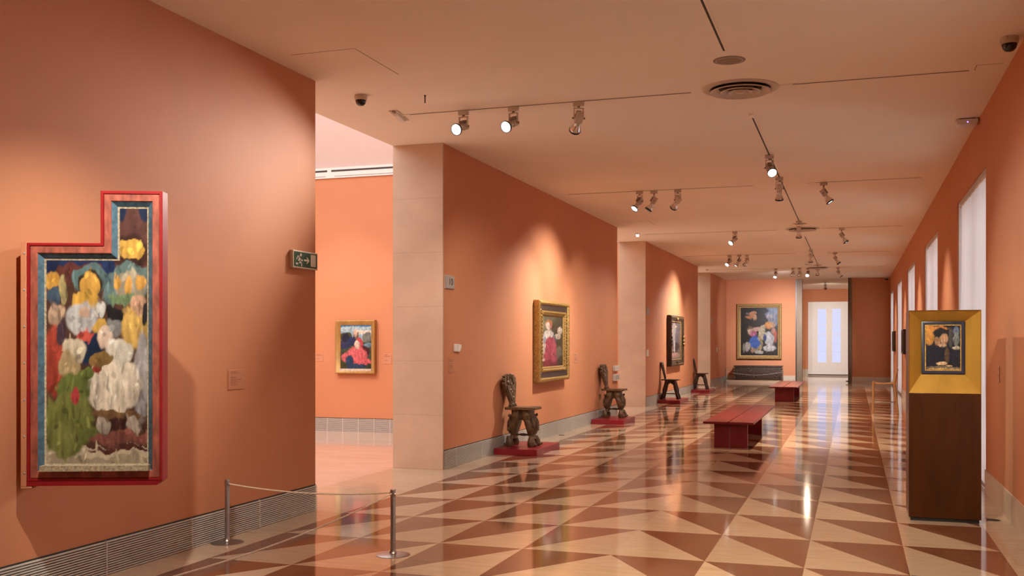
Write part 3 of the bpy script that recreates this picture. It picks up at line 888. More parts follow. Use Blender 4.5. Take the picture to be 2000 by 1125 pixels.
def wall_frame(name, label, loc, rz, w, h, mouldings, face, inner, fn, dens=70, group=None, name_c='painted_surface', extra=None):
    """frame centred on local x, standing at loc (bottom centre of outer frame), facing local -y. mouldings: (part, profile, material, beads)"""
    t = thing(name, label, 'painting', loc, rz, group)
    poly = [(-w/2, 0), (w/2, 0), (w/2, h), (-w/2, h)]
    T = lambda a, b, hh: (a, -hh, b)
    for part, prof, m, bd in mouldings:
        mb = MB(); moulding(mb, poly, prof, T, m)
        if bd:
            for (ins, hh, step, r, bm_) in bd:
                beads(mb, poly, ins, hh, step, r, T, bm_)
        mb.build(part, t)
    xs = frange(-w/2+inner, w/2-inner, int(dens*(w-2*inner)/(h-2*inner))+4); zs = frange(inner, h-inner, dens)
    canvas(name_c, t, lambda a, b: True, xs, zs, lambda x, z: (x, -face, z), lambda x, z: fn((x-xs[0])/(xs[-1]-xs[0]), (zs[-1]-z)/(zs[-1]-zs[0])))
    if extra: extra(t, w, h)
    return t
def nb(crop, lst):
    """crop=(x0,x1,y0,y1) of the painted area in reading units; entries (x,y,rx,ry,rgb[,soft])"""
    x0, x1, y0, y1 = crop
    return [((e[0]-x0)/(x1-x0), (e[1]-y0)/(y1-y0), e[2]/(x1-x0), e[3]/(y1-y0), 0, S(*e[4]), e[5] if len(e) > 5 else 0.3) for e in lst]

# --- gallery painting on the far wall of the first side room
gb = nb((355, 745, 245, 835), [(550, 250, 260, 30, (60, 140, 190)), (550, 300, 260, 40, (170, 205, 215)), (640, 340, 120, 30, (225, 220, 200)), (420, 400, 90, 60, (70, 72, 40)), (690, 410, 60, 70, (120, 128, 118)),
      (420, 430, 50, 80, (26, 36, 62)), (400, 520, 70, 50, (44, 54, 96)), (700, 520, 50, 30, (110, 150, 170)), (550, 400, 40, 90, (126, 100, 80)), (548, 350, 26, 50, (222, 190, 165)), (500, 460, 60, 60, (30, 50, 90)),
      (600, 500, 44, 90, (200, 62, 72)), (660, 600, 70, 80, (70, 20, 30)), (560, 660, 130, 120, (222, 96, 100)), (640, 740, 110, 45, (214, 86, 92)), (420, 680, 60, 60, (218, 96, 100)), (565, 510, 34, 60, (226, 196, 172)),
      (470, 740, 50, 90, (30, 62, 98)), (580, 800, 110, 30, (34, 66, 104)), (390, 790, 40, 40, (60, 66, 30)), (720, 800, 30, 40, (56, 60, 30))])
fG = blobfn(lambda u, v: S(60, 76, 60) if v > 0.35 else S(140, 180, 195), gb, 5, gain=0.75)
def shelf(t, w, h):
    MB().box(-w/2+0.07, w/2-0.07, -0.06, -0.02, 0.03, 0.085, M['stonegrey']).build('painted_ledge', t)
wall_frame('framed_picture', 'blue and rose painting in a plain gold frame in side gallery', (-8.13, 15.735, 1.005), 0, 0.755, 0.92,
           [('frame', [(0, 0), (0, 0.075), (0.012, 0.085), (0.03, 0.08), (0.05, 0.055), (0.075, 0.045), (0.085, 0.03)], M['giltflat'], None)], 0.03, 0.085, fG, 130, extra=shelf)

# --- gilded painting on the wall between the first two openings
pb = nb((232, 450, 215, 930), [(300, 260, 120, 90, (120, 112, 80)), (260, 400, 40, 110, (136, 126, 92)), (400, 420, 70, 200, (86, 78, 54)), (310, 330, 34, 70, (196, 120, 76)), (300, 350, 22, 50, (238, 212, 190)), (310, 480, 46, 80, (236, 222, 206)),
      (420, 420, 26, 60, (228, 204, 182)), (395, 500, 36, 40, (224, 200, 178)), (360, 560, 22, 80, (108, 118, 130)), (260, 560, 26, 80, (176, 180, 190)), (255, 720, 26, 130, (222, 198, 178)), (270, 850, 24, 40, (218, 190, 168)),
      (325, 590, 50, 80, (196, 70, 92)), (330, 780, 70, 180, (190, 62, 84)), (300, 900, 100, 50, (150, 40, 58)), (360, 720, 30, 160, (206, 84, 104)), (415, 740, 30, 90, (126, 122, 100)), (430, 860, 30, 80, (66, 58, 42))])
fP = blobfn(lambda u, v: S(84, 76, 52), pb, 9, gain=0.6)
wall_frame('framed_picture', 'crimson and ivory painting in a wide black and gilt frame', (L+0.003, 15.93, 0.915), PI/2, 1.74, 1.29,
           [('outer_moulding', [(0, 0), (0, 0.085), (0.02, 0.105), (0.05, 0.10), (0.065, 0.075)], M['gilt'], [(0.035, 0.103, 0.045, 0.012, M['gilt'])]),
            ('frieze', [(0.065, 0.075), (0.155, 0.060)], M['ebony'], None),
            ('inner_moulding', [(0.155, 0.060), (0.165, 0.085), (0.195, 0.088), (0.225, 0.06), (0.24, 0.045)], M['gilt'], [(0.178, 0.088, 0.055, 0.016, M['gilt']), (0.215, 0.07, 0.04, 0.010, M['giltdull'])])], 0.045, 0.24, fP, 140)

# --- dark ornate framed picture on the next wall
mb_ = nb((225, 385, 200, 960), [(240, 450, 25, 260, (200, 150, 130)), (250, 850, 40, 90, (176, 130, 112)), (330, 300, 60, 100, (92, 84, 90)), (290, 420, 24, 220, (150, 140, 140)), (330, 500, 30, 150, (90, 86, 96)), (320, 700, 50, 90, (48, 42, 42)), (290, 810, 60, 18, (52, 40, 32)), (300, 880, 70, 50, (170, 130, 118)), (312, 290, 14, 14, (220, 180, 120)), (290, 700, 12, 130, (190, 180, 178))])
fM = blobfn(lambda u, v: S(110, 92, 86), mb_, 12)
def clasps(t, w, h):
    o = MB()
    for z in (0.58, 0.68, 0.78):
        o.ball((w/2-0.05, -0.12, z), 0.06, 0.035, 0.055, M['giltdull'], 8)
        o.ball((-w/2+0.06, -0.115, z), 0.05, 0.03, 0.055, M['ebony'], 8)
    o.ball((0.0, -0.115, 0.09), 0.10, 0.03, 0.05, M['ebony'], 8).ball((0, -0.115, h-0.09), 0.10, 0.03, 0.05, M['giltdull'], 8)
    o.build('carved_ornament', t)
wall_frame('framed_picture', 'dusky rose and grey picture in a deep dark carved frame', (L+0.003, 28.03, 0.895), PI/2, 2.12, 1.375,
           [('frame', [(0, 0), (0, 0.10), (0.03, 0.125), (0.07, 0.115), (0.12, 0.07), (0.15, 0.065)], M['ebony'], [(0.05, 0.12, 0.12, 0.018, M['giltdull'])]),
            ('inner_moulding', [(0.15, 0.065), (0.165, 0.075), (0.18, 0.045)], M['giltdull'], None)], 0.045, 0.18, fM, 100, extra=clasps)

# --- large painting on the end wall
lb = nb((158, 772, 185, 968), [(680, 260, 120, 110, (120, 134, 160)), (700, 400, 90, 110, (126, 130, 146)), (640, 330, 60, 40, (170, 160, 164)), (460, 230, 170, 60, (30, 26, 16)), (360, 280, 60, 46, (206, 140, 86)), (300, 340, 70, 30, (200, 124, 70)), (400, 350, 26, 46, (204, 150, 110)), (270, 280, 26, 20, (130, 124, 116)),
      (330, 560, 60, 80, (120, 96, 60)), (310, 580, 30, 50, (206, 172, 146)), (420, 540, 90, 30, (204, 160, 136)), (370, 620, 60, 50, (196, 96, 128)), (520, 600, 60, 120, (196, 180, 138)), (545, 500, 28, 40, (196, 170, 136)), (480, 760, 40, 130, (178, 156, 104)), (400, 850, 60, 50, (170, 150, 106)),
      (390, 750, 86, 100, (52, 100, 186)), (620, 470, 60, 60, (220, 140, 40)), (690, 470, 44, 44, (198, 146, 100)), (730, 660, 34, 110, (180, 80, 44)), (700, 560, 30, 50, (190, 130, 96)), (630, 700, 80, 120, (200, 200, 194)), (640, 850, 110, 50, (206, 202, 194)), (560, 680, 26, 60, (50, 74, 130)),
      (270, 830, 60, 70, (190, 180, 164)), (210, 850, 26, 70, (150, 142, 126)), (460, 910, 70, 26, (200, 192, 176)), (360, 900, 30, 30, (190, 140, 104))])
fL = blobfn(lambda u, v: S(44, 36, 24), lb, 15, gain=0.5)
wall_frame('framed_picture', 'large blue, white and orange painting hung on the end wall', (-3.463, YE-0.004, 0.885), 0, 1.69, 2.14,
           [('frame', [(0, 0), (0, 0.09), (0.03, 0.115), (0.07, 0.11), (0.10, 0.075), (0.13, 0.07), (0.15, 0.05)], M['giltdull'], [(0.05, 0.113, 0.08, 0.016, M['gilt'])])], 0.05, 0.15, fL, 140)

# --- small framed panels on the window wall, seen edge-on
for (y0, y1, z0, z1, lab) in ((26.75, 28.9, 1.235, 1.88, 'nearer of two small dark-framed panels between window blinds'), (33.5, 35.9, 1.25, 1.90, 'farther of two small dark-framed panels between window blinds')):
    y0, y1 = (y0+y1)/2-0.45, (y0+y1)/2+0.45
    fz = blobfn(lambda u, v: S(70, 50, 34), [(0.5, 0.5, 0.3, 0.35, 0, S(120, 84, 56), 0.5)], 21)
    ya = y0+0.5
    wall_frame('framed_picture', lab, (R-0.003, ya+0.45 if y0 < 30 else ya+0.4, z0), -PI/2, 0.9, z1-z0,
               [('frame', [(0, 0), (0, 0.07), (0.02, 0.085), (0.07, 0.05), (0.08, 0.03)], M['ebony'], None)], 0.03, 0.08, fz, 24)

# ------------------------------------------------------------------ display stand with the small portrait
PX, PY, PWD = 0.744, 9.46, 0.577
t = thing('display_stand', 'tall brown display stand with a gilded niche on polished floor', 'display stand', (PX, PY, 0))
w = PWD/2
zt, zb = 1.825, 1.108
D = 0.50
mb = MB()
mb.box(-w, w, 0.0, D, 0.03, zb, M['stand'])
mb.build('lower_body', t, bevel=0.003)
MB().box(-w+0.015, w-0.015, 0.015, D-0.015, 0.0, 0.03, M['black']).build('recessed_foot', t)
hb = MB()
hb.box(-w, w, 0.16, D, zb, zt, M['stand']).box(-w, -w+0.006, 0.004, 0.16, zb, zt, M['stand']).box(w-0.006, w, 0.004, 0.16, zb, zt, M['stand']).box(-w, w, 0.004, 0.16, zt-0.006, zt, M['stand'])
hb.build('upper_body', t)
ix0, ix1, iz0, iz1, dp = 0.566-PX, 0.913-PX, 1.272, 1.728, 0.12
out = [(-w, 0, zb), (w, 0, zb), (w, 0, zt), (-w, 0, zt)]
inn = [(ix0, dp, iz0), (ix1, dp, iz0), (ix1, dp, iz1), (ix0, dp, iz1)]
for k, nm in enumerate(('niche_sill', 'niche_cheek', 'niche_head', 'niche_cheek')):
    a, b = out[k], out[(k+1) % 4]; c, d = inn[(k+1) % 4], inn[k]
    cx = [(a[q]+b[q]+c[q]+d[q])/4 for q in range(3)]
    back = [tuple(p) for p in (a, b, c, d)]
    mid = (0, None, (zb+zt)/2)
    def push(p):
        # thickness goes away from the opening, into the stand
        return (p[0]*0.999, p[1]+0.02, p[2])
    vs = back+[push(p) for p in back]
    MB().add(vs, [(0, 1, 2, 3), (7, 6, 5, 4), (0, 4, 5, 1), (1, 5, 6, 2), (2, 6, 7, 3), (3, 7, 4, 0)], M['goldpanel']).build(nm, t, smooth=False)
prb = nb((270, 640, 270, 745), [(310, 360, 60, 120, (206, 140, 32)), (400, 300, 110, 26, (196, 122, 30)), (430, 350, 80, 60, (24, 22, 26)), (465, 410, 44, 60, (186, 140, 98)), (395, 440, 30, 50, (150, 110, 70)), (445, 480, 50, 22, (176, 140, 104)), (540, 400, 26, 110, (74, 70, 66)), (600, 330, 34, 60, (92, 112, 130)), (600, 420, 34, 70, (110, 118, 112)), (600, 510, 44, 20, (170, 160, 134)),
      (440, 600, 170, 100, (18, 20, 36)), (500, 590, 24, 90, (82, 60, 36)), (600, 610, 50, 90, (26, 28, 44)), (440, 680, 60, 22, (206, 170, 120)), (520, 706, 36, 12, (190, 150, 104)), (460, 725, 200, 14, (104, 96, 76)), (460, 742, 200, 8, (180, 140, 60))])
fR = blobfn(lambda u, v: S(22, 22, 34), prb, 25)
wall_frame('framed_picture', 'small dark portrait-sized panel in navy frame inside the gilded niche', (PX+(ix0+ix1)/2, PY+dp-0.002, iz0), 0, ix1-ix0, iz1-iz0,
           [('frame', [(0, 0), (0, 0.012), (0.004, 0.014), (0.022, 0.012), (0.026, 0.006)], M['navyframe'], None),
            ('gilt_slip', [(0.026, 0.006), (0.028, 0.008), (0.034, 0.008), (0.037, 0.003)], M['gilt'], None)], 0.003, 0.037, fR, 120)

# ------------------------------------------------------------------ low red slabs under the stools
SL = [(-4.71, -4.07, 13.14, 14.26, 'red slab under the nearest carved stool'), (-4.72, -4.07, 18.62, 19.66, 'red slab under the second carved stool'),
      (-4.72, -4.12, 25.42, 26.76, 'red slab under the third, plainer stool'), (-4.72, -4.14, 31.05, 32.33, 'red slab under the farthest stool')]
for x0, x1, y0, y1, lab in SL:
    x0 = L+0.03
    cx, cy = (x0+x1)/2, (y0+y1)/2
    o = MB().box(x0-cx, x1-cx, y0-cy, y1-cy, 0, 0.085, M['red']).build('low_plinth', loc=(cx, cy, 0), bevel=0.003)
    tag(o, lab, 'plinth', 'red slabs under the old stools')

# ------------------------------------------------------------------ carved back stools
def sring(x0, x1, hw, z, y0=0.0, n=16, p=3.0):
    cx, rx = (x0+x1)/2, (x1-x0)/2
    out = []
    for k in range(n):
        a = 2*PI*k/n
        c, s_ = math.cos(a), math.sin(a)
        out.append((cx+rx*math.copysign(abs(c)**(2/p), c), y0+hw*math.copysign(abs(s_)**(2/p), s_), z))
    return out
def knobbly(mb, amt, sc_):
    mb.v = [tuple(Vector(p)+Vector((mnoise.noise(Vector(p)*sc_), mnoise.noise(Vector(p)*sc_+Vector((5, 5, 5))), 0.5*mnoise.noise(Vector(p)*sc_+Vector((9, 2, 4)))))*amt) for p in mb.v]
    return mb
def carved_stool(name, label, loc, hs=0.545, ht=1.03, rz=0.0, lean=0.075):
    t = thing(name, label, 'stool', loc, rz, 'antique back stools against the wall')
    s = hs/0.545
    st = MB()
    a, b = 0.222, 0.185
    oct_ = [(-a, -b+0.03), (-a+0.03, -b), (a-0.03, -b), (a, -b+0.03), (a, b-0.03), (a-0.03, b), (-a+0.03, b), (-a, b-0.03)]
    st.prism(oct_, lambda x, y, z: (x, y, z), hs-0.035, hs, M['oak'])
    so = st.build('seat', t, bevel=0.004)
    MB().lathe([(0.0005, hs+0.002), (0.11, hs+0.002), (0.13, hs+0.004), (0.135, hs+0.001)], M['seat'], 28).build('hollow_seat_top', so)
    sd = MB()
    for k in range(17):
        x = -a+0.04+(2*a-0.08)*k/16
        sd.ball((x, -b-0.002, hs-0.02), 0.007, 0.005, 0.008, M['stud'], 6)
    for k in range(13):
        y = -b+0.04+(2*b-0.08)*k/12
        sd.ball((a+0.002, y, hs-0.02), 0.005, 0.007, 0.008, M['stud'], 6)
    sd.build('stud_row', so)
    for sg, nm in ((1, 'front_board'), (-1, 'rear_board')):
        prof = [(0.510, -0.005, 0.145, 0.150), (0.47, -0.005, 0.140, 0.150), (0.44, -0.004, 0.150, 0.158), (0.42, -0.003, 0.166, 0.160), (0.395, 0.000, 0.168, 0.155), (0.372, 0.006, 0.160, 0.150), (0.35, 0.038, 0.172, 0.158), (0.30, 0.058, 0.186, 0.165), (0.25, 0.070, 0.188, 0.160),
                (0.21, 0.084, 0.182, 0.145), (0.175, 0.094, 0.172, 0.120), (0.15, 0.100, 0.166, 0.105), (0.125, 0.104, 0.172, 0.115), (0.10, 0.106, 0.180, 0.140)]
        mb = MB()
        mb.loft([sring(min(sg*q[1], sg*q[2]), max(sg*q[1], sg*q[2]), q[3], q[0]*s) for q in prof], M['oak'])
        # acanthus-like ribs on the outer face
        for yy in (-0.10, -0.035, 0.035, 0.10):
            mb.tube([(sg*0.150, yy*0.9, 0.42*s), (sg*0.182, yy*1.1, 0.33*s), (sg*0.192, yy*1.0, 0.26*s), (sg*0.172, yy*0.7, 0.17*s)], [0.012, 0.018, 0.016, 0.009], M['oak'], 8)
        for yy in (-1, 1):
            mb.ball((sg*0.176, yy*0.13, 0.235*s), 0.022, 0.026, 0.03, M['oak'], 8)
            mb.ball((sg*0.16, yy*0.135, 0.43*s), 0.02, 0.024, 0.024, M['oak'], 8)
        knobbly(mb, 0.009, 28)
        bo = mb.build(nm, t)
        for yy in (-1, 1):
            pw = MB()
            c = sg*0.160
            pw.loft([sring(c-0.048, c+0.048, 0.040, 0.0, yy*0.125, 14, 2.4), sring(c-0.058, c+0.060, 0.052, 0.03, yy*0.125, 14, 2.3), sring(c-0.055, c+0.052, 0.052, 0.07, yy*0.125, 14, 2.2), sring(c-0.048, c+0.034, 0.044, 0.11, yy*0.12, 14, 2.2), sring(c-0.04, c+0.02, 0.034, 0.14, yy*0.11, 14, 2.2)], M['oak'])
            for q in (-0.03, 0.0, 0.03):
                pw.ball((c+sg*0.052, yy*0.125+q, 0.026), 0.026, 0.015, 0.022, M['oak'], 7)
            knobbly(pw, 0.005, 40)
            pw.build('paw_foot', bo)
    rs = MB()
    prof = []
    for k in range(21):
        x = k/20
        prof.append((0.010+0.008*abs(math.sin(x*PI*4))+(0.006 if 0.4 < x < 0.6 else 0), -0.11+0.22*x))
    rs.lathe(prof, M['oak2'], 10, Matrix.Translation((0, 0, 0.155*s)) @ Matrix.Rotation(PI/2, 4, 'Y'))
    rs.build('stretcher', t)
    ap = MB().prism([(-0.13, 0.51*s), (0.13, 0.51*s), (0.13, 0.37*s), (0.05, 0.375*s), (0.0, 0.395*s), (-0.05, 0.375*s), (-0.13, 0.37*s)], lambda x, z, y: (x, y, z), -0.13, 0.13, M['oak2'])
    ap.build('apron', t)
    # tall carved back, leaning to the wall
    hb = ht-hs
    outl = [(0, .070), (.03, .085), (.07, .088), (.10, .070), (.13, .062), (.18, .066), (.28, .086), (.40, .112), (.52, .138), (.64, .165), (.72, .180), (.77, .176), (.79, .160), (.82, .185), (.87, .190), (.90, .170), (.915, .135), (.94, .150), (.965, .130), (.985, .095), (1.0, .04)]
    outl = [(f, w_*1.42) for f, w_ in outl]
    pol = [(w_, f) for f, w_ in outl]+[(-w_, f) for f, w_ in reversed(outl)]
    def bp(y, f, d):
        return (-0.150-lean*f+d, y, hs-0.01+hb*f)
    bk = MB().prism(pol, bp, -0.022, 0.018, M['oak'])
    inner = [(w_*0.72, 0.12+f*0.70) for f, w_ in outl[3:13]]
    pol2 = inner+[(-a_, b_) for a_, b_ in reversed(inner)]
    bk.prism(pol2, bp, 0.018, 0.028, M['oak'])
    for f, y, r in ((.93, 0, .035), (.86, .10, .036), (.86, -.10, .036), (.74, .12, .030), (.74, -.12, .030), (.62, 0, .050), (.5, .06, .026), (.5, -.06, .026), (.40, 0, .035), (.28, 0, .024), (.06, .045, .028), (.06, -.045, .028), (.95, .08, .024), (.95, -.08, .024)):
        c = bp(y, f, 0.022); bk.ball(c, 0.018, r, r*1.2, M['oak'], 9)
        c = bp(y, f, -0.024); bk.ball(c, 0.012, r, r*1.1, M['oak'], 8)
    knobbly(bk, 0.005, 35)
    bk.build('backrest', t)
    return t
carved_stool('back_stool', 'nearest carved walnut stool with scrolled fan back, on red slab', (-4.425, 13.63, 0.0865), 0.548, 1.02)
carved_stool('back_stool', 'second carved stool with studded seat before the second opening', (-4.43, 19.42, 0.0865), 0.55, 1.035)

def plain_stool(label, loc, hs, ht, topw, lean):
    t = thing('back_stool', label, 'stool', loc, 0, 'antique back stools against the wall')
    so = MB().box(-0.222, 0.222, -0.17, 0.17, hs-0.024, hs, M['oak2']).build('seat', t, bevel=0.005)
    MB().box(-0.13, 0.13, -0.09, 0.09, hs, hs+0.002, M['seat']).build('seat_panel', so)
    MB().prism([(-0.14, hs-0.024), (0.14, hs-0.024), (0.13, hs-0.12), (0.06, hs-0.14), (0.045, hs-0.11), (0.02, hs-0.105), (0.0, hs-0.085), (-0.02, hs-0.105), (-0.045, hs-0.11), (-0.06, hs-0.14), (-0.13, hs-0.12)], lambda x, z, y: (x, y, z), -0.10, 0.10, M['oak2']).build('apron', t)
    for sg in (1, -1):
        for yy in (1, -1):
            mb = MB().loft([sring(sg*c-r, sg*c+r, r*1.1, z*hs, yy*q, 12, 2.6) for z, c, r, q in ((0.96, 0.095, 0.038, 0.095), (0.75, 0.115, 0.040, 0.10), (0.55, 0.140, 0.046, 0.105), (0.42, 0.155, 0.043, 0.11), (0.32, 0.163, 0.034, 0.112), (0.2, 0.180, 0.040, 0.116), (0.06, 0.200, 0.040, 0.12), (0.0, 0.205, 0.036, 0.12))], M['oak2'])
            mb.build('leg', t)
    prof = [(0.009+0.006*abs(math.sin(k/16*PI*5)), -0.16+0.32*k/16) for k in range(17)]
    MB().lathe(prof, M['oak2'], 8, Matrix.Translation((0, 0, 0.27*hs)) @ Matrix.Rotation(PI/2, 4, 'Y')).build('stretcher', t)
    hb = ht-hs
    def bp(y, f, d):
        return (-0.135-lean*f+d, y, hs-0.01+hb*f)
    ol = [(0, .055), (.2, .065), (.5, .085), (.8, .112), (.88, .120), (.93, .135), (.97, .132), (1.0, topw)]
    bk = MB().prism([(w_, f) for f, w_ in ol]+[(-w_, f) for f, w_ in reversed(ol)], bp, -0.018, 0.016, M['oak2'])
    for yy in (-0.03, 0.03):
        bk.tube([bp(yy*0.8, .1, .018), bp(yy*1.4, .85, .018)], 0.008, M['oak2'], 6)
    bk.ball(bp(0, .96, 0.01), 0.02, 0.1, 0.015, M['oak2'], 8)
    bk.build('backrest', t)
plain_stool('third stool, plainer dark wood with narrow flat-topped back', (-4.46, 26.05, 0.085), 0.505, 0.955, 0.12, 0.10)
plain_stool('farthest stool, plain dark wood with pointed narrow back', (-4.50, 31.75, 0.085), 0.497, 0.96, 0.06, 0.09)

# ------------------------------------------------------------------ benches
def bench(label, y0, y1, yl):
    t = thing('bench', label, 'bench', (-1.72, (y0+y1)/2, 0), 0, 'red museum benches')
    yc = (y0+y1)/2
    for xa, xb in ((-0.362, -0.008), (0.008, 0.362)):
        MB().box(xa, xb, y0-yc, y1-yc, 0.358, 0.392, M['redbench']).build('seat_plank', t, bevel=0.004)
    for yy in yl:
        for xa, xb in ((-0.222, -0.003), (0.003, 0.258)):
            MB().box(xa, xb, yy-yc, yy-yc+0.06, 0, 0.358, M['redbench']).build('leg', t, bevel=0.003)
    MB().box(-0.03, 0.03, yl[0]-yc+0.06, yl[1]-yc, 0.30, 0.358, M['redbench']).build('rail', t)
bench('red two-plank bench standing nearer on the corridor axis', 14.9, 19.1, (15.08, 17.5))
bench('red two-plank bench farther off, before the end wall chest', 27.0, 31.2, (27.22, 30.05))

# ------------------------------------------------------------------ attendant stool
t = thing('attendant_stool', 'tall slim pale wooden stool with low back by the windows', 'stool', (0.64, 23.3, 0))
def leg(pts, r):
    MB().tube(pts, r, M['beech'], 10).build('leg', t)
for yy in (-0.17, 0.17):
    leg([(-0.24, yy, 0), (-0.235, yy, 0.4), (-0.23, yy, 0.70)], [0.018, 0.022, 0.024])
    leg([(0.265, yy, 0), (0.225, yy, 0.36), (0.185, yy, 0.66), (0.20, yy, 0.74), (0.255, yy*0.95, 0.975)], [0.019, 0.023, 0.026, 0.026, 0.016])
seat = MB().loft([sring(x-0.001, x+0.001, 0.17, 0, 0, 8) for x in (0, 1)], M['beech']) if False else MB()
n = 10
vs = []
for side in (0, 1):
    for k in range(n+1):
        x = -0.24+0.43*k/n
        sag = -0.022*math.sin(PI*k/n)
        for yy in (-0.18, 0.18):
            vs.append((x, yy, 0.688+sag-(0.028 if side else 0)))
fs = []
m_ = 2*(n+1)
for k in range(n):
    a = 2*k
    fs += [(a, a+2, a+3, a+1), (m_+a, m_+a+1, m_+a+3, m_+a+2), (a, m_+a, m_+a+2, a+2), (a+1, a+3, m_+a+3, m_+a+1)]
fs += [(0, 1, m_+1, m_), (2*n, m_+2*n, m_+2*n+1, 2*n+1)]
seat.add(vs, fs, M['beech']).build('seat', t, bevel=0.004)
MB().box(0.225, 0.247, -0.17, 0.17, 0.86, 0.955, M['beech']).build('backrest', t, bevel=0.006)
for yy in (-0.17, 0.17):
    MB().tube([(-0.237, yy, 0.25), (0.237, yy, 0.25)], 0.007, M['steel'], 8).build('footrest', t)

# ------------------------------------------------------------------ carved chest on a low step
o = MB().box(-1.25, 1.25, -0.46, 0.44, 0, 0.10, M['travfloor']).build('chest_step', loc=(-3.40, YE-0.46, 0), bevel=0.003)
tag(o, 'low pale stone step beneath the carved chest', 'step')
t = thing('carved_chest', 'long dark carved wooden chest below the large end wall painting', 'chest', (-3.46, YE-0.42, 0.102))
MB().loft([[(-0.90, -0.25, 0), (0.90, -0.25, 0), (0.90, 0.25, 0), (-0.90, 0.25, 0)], [(-0.92, -0.27, 0.05), (0.92, -0.27, 0.05), (0.92, 0.27, 0.05), (-0.92, 0.27, 0.05)], [(-0.90, -0.245, 0.07), (0.90, -0.245, 0.07), (0.90, 0.245, 0.07), (-0.90, 0.245, 0.07)],
           [(-0.91, -0.25, 0.28), (0.91, -0.25, 0.28), (0.91, 0.25, 0.28), (-0.91, 0.25, 0.28)], [(-0.86, -0.235, 0.49), (0.86, -0.235, 0.49), (0.86, 0.235, 0.49), (-0.86, 0.235, 0.49)]], M['oak2']).build('body', t)
MB().box(-0.905, 0.905, -0.265, 0.26, 0.49, 0.545, M['oak2']).build('lid', t, bevel=0.008)
rl = MB()
r2 = random.Random(4)
for k in range(130):
    x = r2.uniform(-0.84, 0.84); z = r2.uniform(0.10, 0.45)
    rl.ball((x, -0.25+0.02*(z > 0.3), z), r2.uniform(0.015, 0.04), r2.uniform(0.012, 0.028), r2.uniform(0.015, 0.045), M['oak2'], 7)
rl.build('carved_relief', t)
for sg in (-1, 1):
    ft = MB()
    for z, r in ((0.055, 0.045), (0.12, 0.045), (0.22, 0.05), (0.33, 0.045), (0.43, 0.04)):
        ft.ball((sg*0.89, -0.24, z), r, r, r*1.2, M['oak'], 9)
    ft.build('corner_figure', t)

# ------------------------------------------------------------------ barrier posts and cords
def post(label, x, y, h=0.49, fine=True, rz=0):
    t = thing('barrier_post', label, 'barrier post', (x, y, 0), rz, 'steel barrier posts')
    MB().lathe([(0.0005, 0.012), (0.02, 0.016), (0.115, 0.006), (0.125, 0.003), (0.125, 0.0), (0.0005, 0)], M['steel'], 40).build('base', t)
    MB().lathe([(0.032, 0.010), (0.024, 0.022), (0.019, 0.035), (0.0185, 0.05), (0.0185, h-0.004), (0.017, h), (0.0005, h)], M['steel'], 24).build('pole', t)
    MB().lathe([(0.0195, h-0.052), (0.0205, h-0.05), (0.0205, h-0.002), (0.0195, h)], M['steel'], 24, cap=False).build('collar', t)
    MB().ball((0.018, -0.006, h-0.03), 0.005, 0.006, 0.006, M['chrome'], 8).build('screw', t)
post('low steel barrier post beside the wall grille under the altarpiece', -4.585, 6.72, 0.49)
post('low steel barrier post standing forward on the marble triangles', -3.178, 6.72, 0.475)
post('low steel barrier post out of view below the altarpiece', -3.20, 3.3, 0.475)
def rope(label, a, b, sag, r=0.0055, n=40):
    a, b = Vector(a), Vector(b)
    pts = []
    for k in range(n+1):
        f = k/n
        p = a+(b-a)*f
        p.z -= sag*4*f*(1-f)
        pts.append(p)
    org = (a+b)/2
    mb = MB()
    mb.tube([p-org for p in pts], r, M['rope'], 8)
    # twisted strand
    d = (b-a).normalized(); side = d.cross(Vector((0, 0, 1))).normalized()
    ln = (b-a).length
    tw = []
    m = int(ln*90)
    for k in range(m+1):
        f = k/m
        p = a+(b-a)*f; p.z -= sag*4*f*(1-f)
        an = f*ln*2*PI/0.035
        tw.append(p-org+side*(r*0.75*math.cos(an))+Vector((0, 0, r*0.75*math.sin(an))))
    mb.tube(tw, r*0.5, M['rope'], 5)
    o = mb.build('barrier_rope', loc=org)
    return tag(o, label, 'rope', 'barrier ropes')
rope('pale twisted cord between the two barrier posts in front of opening', (-4.567, 6.72, 0.455), (-3.197, 6.72, 0.452), 0.038)
rope('pale twisted cord running from forward post toward the camera', (-3.180, 6.697, 0.448), (-3.20, 3.323, 0.445), 0.075)
post('thin dark barrier post at the end near the painted wall corner', -4.60, YE-1.05, 0.50)
post('thin dark barrier post between the chest and bronze jamb', -2.50, YE-1.35, 0.50)
rope('thin cord hanging in front of the carved chest', (-4.575, YE-1.05, 0.43), (-2.525, YE-1.35, 0.43), 0.12, 0.005)

# ------------------------------------------------------------------ signs, labels, small wall devices
def on_left(name, label, cat, y, z, group=None):
    return thing(name, label, cat, (L, y, z), PI/2, group)   # local x -> +Y, local -y -> +X (out of the wall)
def slab(t, nm, x0, x1, z0, z1, d0, d1, m, bevel=0.0):
    return MB().box(x0, x1, -d1, -d0, z0, z1, m).build(nm, t, bevel=bevel)

